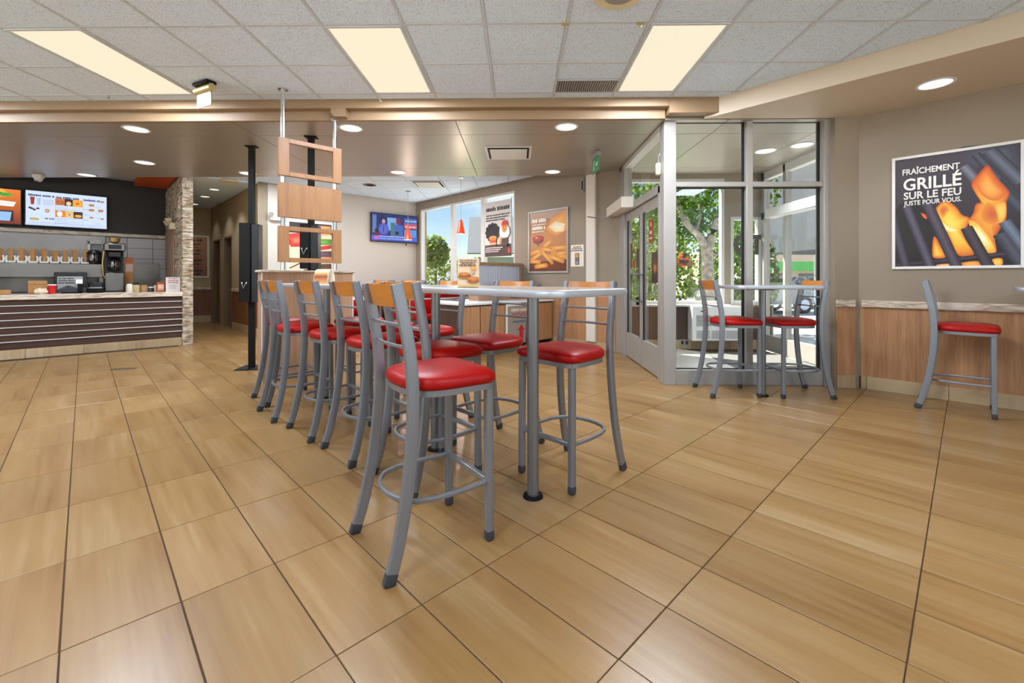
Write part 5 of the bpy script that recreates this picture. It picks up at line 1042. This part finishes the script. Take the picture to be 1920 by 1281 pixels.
t = thing_uv('order_printer', 'white order ticket printer hanging below the marble ledge', 'printer', .10, 11.45, 1.60); box('bracket', STEEL, t, -.05, .15, .0, .19, .20, .30, .004); box('case', WHITE, t, -.05, -.01, .0, .1, -.02, .26, .006); box('rail', STEEL, t, .14, .16, .02, .04, -.1, .34); box('panel', GREYM, t, 0, .14, .06, .07, -.05, .2)
# emergency lights
def twin_light(name, label, X, Y, z, rz, mat):
    t = thing(name, label, 'emergency light', (X, Y, z), rz); box('battery_case', mat, t, -.10, .10, -.09, 0, -.05, .07, .015, 2)
    for x, dz in ((-.10, .09), (.08, .12)): MB().tube([(x * .6, -.05, .06), (x, -.10, dz)], .012, 8).build('arm', mat, t); h = MB(); h.tube([(x, -.07, dz + .01), (x, -.15, dz - .03)], .055, 16, scale=[.55, 1]); o = h.build('lamp_head', mat, t); MB().tube([(x, -.150, dz - .030), (x, -.154, dz - .032)], .048, 16).build('lens', GREYM, o)
    return t
twin_light('emergency_light', 'cream twin head emergency light on the stone clad wall', *xy(1.235, 10.35), 2.12, -A45, CREAMP); twin_light('emergency_light', 'white twin head emergency light at left of the television wall', *xy(2.74, VTV), 2.36, A45, WHITE)
t = thing('floor_outlet_cover', 'dark metal cover plate set in the floor before the counter', 'cover plate', (*xy(.37, 7.48), 0), R(15)); box('plate', plain('floor_plate', (104, 92, 80), .4, metal=.6), t, -.13, .13, -.045, .045, 0, .006, .002)

# ================================================================== REAR DINING CORNER
def bench(label, u, v, L_, extra):
    """booth bench, local x along its length, back at local +y"""
    t = thing_uv('booth_bench', label, 'bench', u, v, 0, extra, 'red booth benches')
    box('plinth', WOODD, t, -L_ / 2, L_ / 2, -.22, .22, 0, .36); box('seat_pad', RED, t, -L_ / 2, L_ / 2, -.26, .16, .36, .47, .025, 2); box('back_pad', RED, t, -L_ / 2, L_ / 2, .14, .24, .47, .74, .025, 2); box('upper_back_pad', RED, t, -L_ / 2, L_ / 2, .15, .24, .765, .93, .025, 2); box('piping_rail', WHITEM, t, -L_ / 2, L_ / 2, .145, .245, .742, .763); box('back_shell', WOODH, t, -L_ / 2, L_ / 2, .24, .27, 0, .95)
    return t
bench('red booth bench along the television wall', 4.55, 9.32, 2.3, 0)
bench('red booth bench facing it under the left window', 5.2, 7.95, 1.35, math.pi)
bench('red booth bench behind the standing burger card', 5.2, 7.25, 1.35, 0)
for lab, u, v in (('low white topped dining table under the television', 4.5, 8.62), ('low white topped dining table beside the ribbed glass partition', 5.15, 6.5)):
    t = thing_uv('dining_table', lab, 'table', u, v, 0, 0, 'low dining tables'); MB().prism(rrect(.6, .35, .05, 5), .72, .75).build('tabletop', WHITEM, t); MB().cyl(0, 0, .01, .72, .04, 16).build('pole', METALD, t); MB().prism(rrect(.28, .25, .05, 5), 0, .015).build('base', BLACK, t)
t = thing_uv('glass_partition', 'ribbed glass partition in a wood frame beside the window', 'partition', 5.35, 5.90)
b = MB(); b.box(-.62, .62, -.03, .03, 1.39, 1.44, .003); b.box(.57, .62, -.03, .03, 1.06, 1.39, .003); b.box(-.62, -.57, -.03, .03, 1.06, 1.39, .003); b.box(-.62, .62, -.04, .04, 0, 1.06, .003); b.build('wood_frame', WOODH, t)
fg, fn, fb = newmat('frosted_glass'); fn.nodes.remove(fb); f1 = fn.nodes.new('ShaderNodeBsdfTranslucent'); f2 = fn.nodes.new('ShaderNodeBsdfDiffuse'); f3 = fn.nodes.new('ShaderNodeMixShader'); f3.inputs[0].default_value = .5; fn.links.new(f1.outputs[0], f3.inputs[1]); fn.links.new(f2.outputs[0], f3.inputs[2]); fn.links.new(f3.outputs[0], fn.nodes['Material Output'].inputs['Surface']); f1.inputs['Color'].default_value = f2.inputs['Color'].default_value = (.92, .95, 1, 1)
box('glass_sheet', fg, t, -.57, .57, .004, .010, 1.06, 1.39)
b = MB()
for k in range(46): b.box(-.565 + k * .0247, -.565 + k * .0247 + .008, -.002, .004, 1.06, 1.385 + 0 * k)
b.build('rib', plain('glass_rib', (110, 118, 128), .25), t, smooth=0)
t = thing_uv('waste_station', 'wood fronted waste and tray station against the rear wall', 'cabinet', 5.20, 5.42)
box('body', WOODD, t, -1.25, .77, -.30, .36, .08, .755); box('plinth', BLACK, t, -1.2, .75, -.25, .34, 0, .08)
for a, b_ in ((-1.25, -.915), (-.905, -.40), (-.395, .30), (.31, .745)): box('door', WOODW, t, a + .004, b_ - .004, -.318, -.30, .10, .73, .003)
box('edge_trim', CHROME, t, .748, .768, -.32, -.30, .08, .755); box('top', WHITEM, t, -1.27, .78, -.33, .37, .755, .785, .004)
t = thing_uv('tray_shelf', 'grey tray return shelf above the waste station', 'shelf', 5.32, 5.50, .785); box('hutch', WOODH, t, -.70, .62, .05, .28, 0, .24); box('shelf', GREYM, t, -.74, .64, -.10, .30, .24, .285, .004)
t = thing_uv('blue_tray', 'dark blue tray lying on the tray return shelf', 'tray', 5.30, 5.52, 1.07); b = MB(); b.box(-.22, .22, -.15, .15, 0, .008, .003); b.box(-.22, .22, -.155, -.145, 0, .022); b.box(-.22, .22, .145, .155, 0, .022); b.build('tray', plain('blue_tray', (34, 52, 96), .4), t)
t = thing_uv('arrow_sign', 'white framed sign with red letters and red up arrow on the waste station', 'sign', 5.11, 5.10, .10)
b = MB(); b.box(-.30, -.27, -.012, .0, 0, .64); b.box(.27, .30, -.012, .0, 0, .64); b.box(-.27, .27, -.012, 0, .61, .64); b.build('frame', WHITE, t); box('board', WHITE, t, -.27, .27, -.006, 0, 0, .61)
p = Print(); p.rect(-.27, .27, 0, .61, (150, 138, 124)); p.words(-.18, .20, .52, .05, (220, 196, 180), 210); p.words(-.15, .14, .34, .03, (70, 96, 130), 211); p.poly([(.0, .03), (.085, .03), (.085, .21), (.125, .21), (.042, .30), (-.04, .21), (.0, .21)], (190, 30, 36)); p.build('printed_front', PRINT, t, y=-.0066)
lettering(t, 'NOO', -.16, .41, .125, plain('sign_red', (190, 44, 56), .5), y=-.0135, bold=.0015)

# ================================================================== VESTIBULE THINGS
t = thing('wall_heater', 'white wall heater with grey grilles inside the vestibule', 'heater', (3.155, 7.236, .157), 0)
box('case', WHITEM, t, -.40, .40, -.18, 0, 0, .56, .012)
for a, b_, c_, d_ in ((-.33, -.10, .24, .42), (-.06, .36, .24, .42), (-.33, -.12, .05, .18), (-.09, .12, .05, .18), (.14, .36, .05, .18)):
    b = MB(); n = max(4, int((d_ - c_) / .022))
    for k in range(n): z = c_ + (d_ - c_) * k / n; b.box(a, b_, -.186, -.18, z, z + .012)
    b.build('grille', GREYM, t, smooth=0)
box('knob', BLKS, t, -.26, -.22, -.19, -.18, .47, .485)
t = thing('floor_mat', 'dark grey entrance mat on the vestibule floor', 'mat', (3.35, 6.15, 0), 0); box('mat', plain('mat_grey', (104, 102, 98), .95, noise=.15, nscale=60), t, -.55, .55, -.62, .70, 0, .012, .004)
for x, z, lab, h_ in ((2.70, .08, 'outlet plate low on the vestibule baseboard', 'h'),):
    t = thing('wall_outlet', lab, 'outlet', (x, 7.234, z - .02), 0); box('plate', GREYM, t, -.07, .07, -.008, 0, 0, .10, .003); [box('socket', BLKS, t, a, a + .04, -.010, -.008, .02, .08) for a in (-.055, .015)]
t = thing('hanging_notice', 'cream paper notice taped to the street side glass', 'notice', (3.945, 5.92, 1.17), -math.pi / 2 + 0.0); box('paper', WHITE, t, -.075, .075, .035, .037, 0, .31)
p = Print(); p.rect(-.075, .075, 0, .31, (226, 208, 172)); p.ell(0, .255, .018, .028, (196, 84, 44)); p.rect(-.045, .045, .20, .212, (50, 40, 36)); p.rect(-.045, .045, .18, .19, (50, 40, 36)); p.words(-.06, .06, .02, .010, (90, 80, 70), 220); p.build('printed_front', PRINT, t, y=.0345)
t = thing('reflected_letters', 'large brown letters standing in for a reflected sign, on the narrow window', 'lettering', (3.50, 7.252, 1.56), 0)
lettering(t, 'OT', .0, .0, .42, plain('letter_brown', (78, 62, 46), .6), y=-.004, bold=.02, sx=.80)  # letters stand in for a sign reflected in the glass
p_ = thing('window_notice', 'white paper sheet on the narrow vestibule window', 'notice', (3.72, 7.252, 1.16), 0); box('paper', WHITE, p_, -.07, .07, -.003, 0, 0, .36)
t = thing('glass_picture_decal', 'round burger picture stuck on the left vestibule pane', 'decal', (1.83, 4.868, 1.36), 0)
p = Print()
for k in range(30):
    a = rnd.uniform(0, 6.28); r_ = rnd.uniform(0, .085); p.ell(r_ * math.cos(a), r_ * .9 * math.sin(a), rnd.uniform(.015, .035), rnd.uniform(.012, .03), rnd.choice([(150, 70, 34), (86, 50, 36), (206, 120, 40), (60, 40, 34), (190, 60, 30), (120, 90, 60)]), n=9)
p.build('printed_image', PRINT, t)

# ================================================================== OUTSIDE
gr = MB(); gr.box(-90, 120, -90, 140, -.30, -.16); struct(gr.build('ground_outside', PALELOT, None, smooth=0), 'asphalt lot outside the building, lightened to bounce daylight indoors', 'ground')
lw = thing('lawn', 'strip of grass beyond the windows', 'lawn', (0, 0, 0), A45); box('turf', GRASS, lw, 9.7, 18.4, 6.2, 24, -.16, -.13)
sd = thing('sidewalk', 'pale concrete walk outside the vestibule window', 'sidewalk', (0, 0, 0), 0); box('slab', CONC, sd, 1.9, 4.9, 7.45, 8.6, -.16, -.09)
def leaves(b, c, r, n, size, rr):
    for _ in range(n):
        while True:
            q = Vector((rr.uniform(-1, 1), rr.uniform(-1, 1), rr.uniform(-1, 1)))
            if .25 < q.length < 1: break
        p = Vector(c) + Vector((q.x * r[0], q.y * r[1], q.z * r[2])); a = Vector((rr.uniform(-1, 1), rr.uniform(-1, 1), rr.uniform(-1, 1))).normalized(); e = a.orthogonal().normalized(); f_ = a.cross(e); s = size * rr.uniform(.6, 1.3)
        b.quad(p - e * s, p + f_ * s * .55, p + e * s, p - f_ * s * .55)
def tree(name, label, X, Y, trunk, blobs, mat, n, size, seed, bark=BARK):
    t = thing(name, label, 'tree', (X, Y, -.16)); rr = random.Random(seed)
    if trunk:
        b = MB()
        for path, r0, r1 in trunk: pp = smooth_path(path, 4); b.tube(pp, r0, 9, scale=[1 + (r1 / r0 - 1) * i / (len(pp) - 1) for i in range(len(pp))])
        b.build('trunk', bark, t)
    b = MB(); [leaves(b, c, r, n, size, rr) for c, r in blobs]; b.build('foliage', mat, t, smooth=0); return t
tree('forked_tree', 'forked birch trunk with bright leaves outside the vestibule window', 4.62, 10.9, [([(0, 0, 0), (.03, 0, 1.0), (.0, 0, 2.05)], .17, .14), ([(.0, 0, 2.0), (-.18, .0, 2.35), (-.55, .0, 2.75), (-.75, .1, 3.4)], .11, .05), ([(.0, 0, 2.0), (.16, 0, 2.5), (.36, .0, 3.1), (.45, 0, 4.2)], .13, .06), ([(.05, 0, 1.75), (.4, .1, 2.0), (.75, .1, 2.1)], .05, .03), ([(-.3, 0, 2.5), (-.1, .2, 2.8), (-.05, .3, 3.2)], .05, .03)],
     [((-.4, .1, 3.7), (1.5, 1.0, 1.0)), ((.9, .3, 3.6), (1.0, .9, 1.0)), ((-1.2, .4, 3.2), (.9, .8, .9)), ((0, .3, 4.6), (1.8, 1.2, 1.0)), ((-.3, .9, 2.9), (.9, .4, .7))], LEAF, 900, .075, 3, plain('birch_bark', (150, 140, 128), .9, noise=.45, nscale=9))
for X, Y, z, rx, rz_2, mt, lab in ((2.9, 14.0, 1.6, 1.5, 2.2, LEAFY, 'yellow green willow behind the entrance doors'), (5.2, 17.5, 1.6, 1.6, 2.3, LEAFY, 'pale leafy shrub left of the birch trunk'), (7.2, 14.5, 1.3, 1.2, 2.0, LEAF, 'leafy shrub right of the birch trunk'), (3.4, 22.6, 3.2, 2.4, 3.0, LEAFD, 'darker tree farther behind the entrance doors'), (8.6, 21, 3.0, 2.6, 3.0, LEAF, 'far green tree behind the birch')):
    tree('leafy_tree', lab, X, Y, [([(0, 0, 0), (0, 0, z)], .1, .06)], [((0, 0, z + .1), (rx, rx * .8, rz_2))], mt, 2200, .11, int(X * 10))
tree('leafy_tree', 'young bright green tree outside the left window', -3.05, 16.2, [([(0, 0, 0), (0, 0, 1.6)], .07, .04)], [((0, 0, 1.35), (1.0, .8, 1.25)), ((-.05, 0, 2.3), (.55, .5, .62))], LEAFY, 1500, .075, 11)
# house beyond the windows
t = thing('house', 'pale green house with a grey shingle roof beyond the middle window', 'house', (0, 0, 0))
hw = MB(); hw.box(-3.05, 9, 30.6, 40, -.2, 2.9); hw.build('wall', plain('house_siding', (120, 130, 122), .8), t, smooth=0)
hr = MB(); A = [(-3.5, 30.1, 2.78), (9.5, 30.1, 2.78), (9.5, 35, 5.9), (-3.9, 35, 5.9)]; hr.quad(*A); hr.quad((-3.9, 35, 5.9), (9.5, 35, 5.9), (9.5, 40, 2.78), (-3.5, 40, 2.78)); o = hr.build('roof', plain('grey_shingle', (84, 87, 93), .9, noise=.15, nscale=12), t, smooth=0); mo = o.modifiers.new('thickness', 'SOLIDIFY'); mo.thickness = .12
box('gutter', WHITEM, t, -3.55, 9.5, 29.95, 30.12, 2.60, 2.80); box('downspout', WHITEM, t, -2.95, -2.83, 30.45, 30.58, -.2, 2.7)
t = thing('low_building', 'low white building on the horizon left of the house', 'building', (0, 0, 0)); box('wall', plain('far_wall', (198, 206, 212), .8), t, -12.5, -3.3, 44, 50, -.2, 1.7); box('roof', GREYM, t, -12.7, -3.1, 43.8, 50.2, 1.7, 1.95)
# street side
t = thing('shop_building', 'tan shop building with a green fascia band across the street', 'building', (0, 0, 0)); box('wall', plain('shop_tan', (186, 164, 138), .8), t, 12.5, 26, 24, 34, -.2, 2.9); box('green_band', plain('shop_green', (70, 176, 76), .6), t, 12.4, 26.1, 23.9, 24.0, 1.55, 2.05); box('upper_band', plain('shop_upper', (196, 176, 156), .8), t, 12.4, 26.1, 23.88, 24.0, 2.05, 2.95); [box('shop_window', plain('dark_shop_glass_%d' % k, (70, 74, 76), .2), t, 12.9 + k * 2.2, 14.6 + k * 2.2, 23.95, 24.02, .1, 1.4) for k in range(5)]
t = thing('dark_canopy', 'dark grey building corner with a red stripe seen through the transom', 'building', (0, 0, 0)); box('wall', plain('dark_cladding', (70, 72, 78), .6), t, 8.6, 14, 10.2, 16, 2.0, 6.5); box('red_stripe', plain('red_stripe', (190, 54, 40), .5), t, 8.48, 8.62, 10.1, 10.25, 2.0, 6.5); box('lower_wall', plain('blue_grey_wall', (120, 134, 156), .5), t, 10.6, 14, 11, 16, -.2, 2.0)
for k, (x, lab) in enumerate(((9.2, 'grey parked car on the street left of the pole'), (13.4, 'dark parked car in front of the shop'))):
    t = thing('parked_car', lab, 'car', (x, 17.2 + k * 3, -.16), R(8)); prof = [(-2.1, .35), (-2.1, .75), (-1.6, .92), (-1.0, 1.38), (.5, 1.42), (1.2, .95), (2.0, .8), (2.1, .35)]
    b = MB(); f1 = [b.bm.verts.new((q[0], -.85, q[1])) for q in prof]; f2 = [b.bm.verts.new((q[0], .85, q[1])) for q in prof]; b.bm.faces.new(f1); b.bm.faces.new(f2[::-1]); [b.bm.faces.new((f1[i], f1[(i + 1) % 8], f2[(i + 1) % 8], f2[i])) for i in range(8)]; b.build('body', plain('car_paint_%d' % k, [(160, 164, 168), (60, 62, 70)][k], .3, coat=.5), t, smooth=20)
    for xx in (-1.3, 1.3):
        for yy in (-.86, .68): MB().tube([(xx, yy, .33), (xx, yy + .18, .33)], .33, 18).build('wheel', BLKS, t); MB().tube([(xx, yy - .01, .33), (xx, yy + .19, .33)], .2, 14).build('hubcap', CHROME, t)
    box('side_window', BLKS, t, -.95, .75, -.86, .86, .95, 1.30)
t = thing('utility_pole', 'utility pole carrying wires along the street', 'pole', (13.0, 22.6, -.16)); MB().cyl(0, 0, 0, 8.5, .10, 10, .07).build('pole', plain('pole_grey', (150, 140, 130), .8), t)
for k, z in enumerate((3.1, 3.7, 4.3, 5.0)): MB().tube([(-1.6, 0, z + .02), (0, -.1, z), (6, -.15, z - .05), (14, -.2, z + .2)], .025, 5).build('wire', BLACK, t)
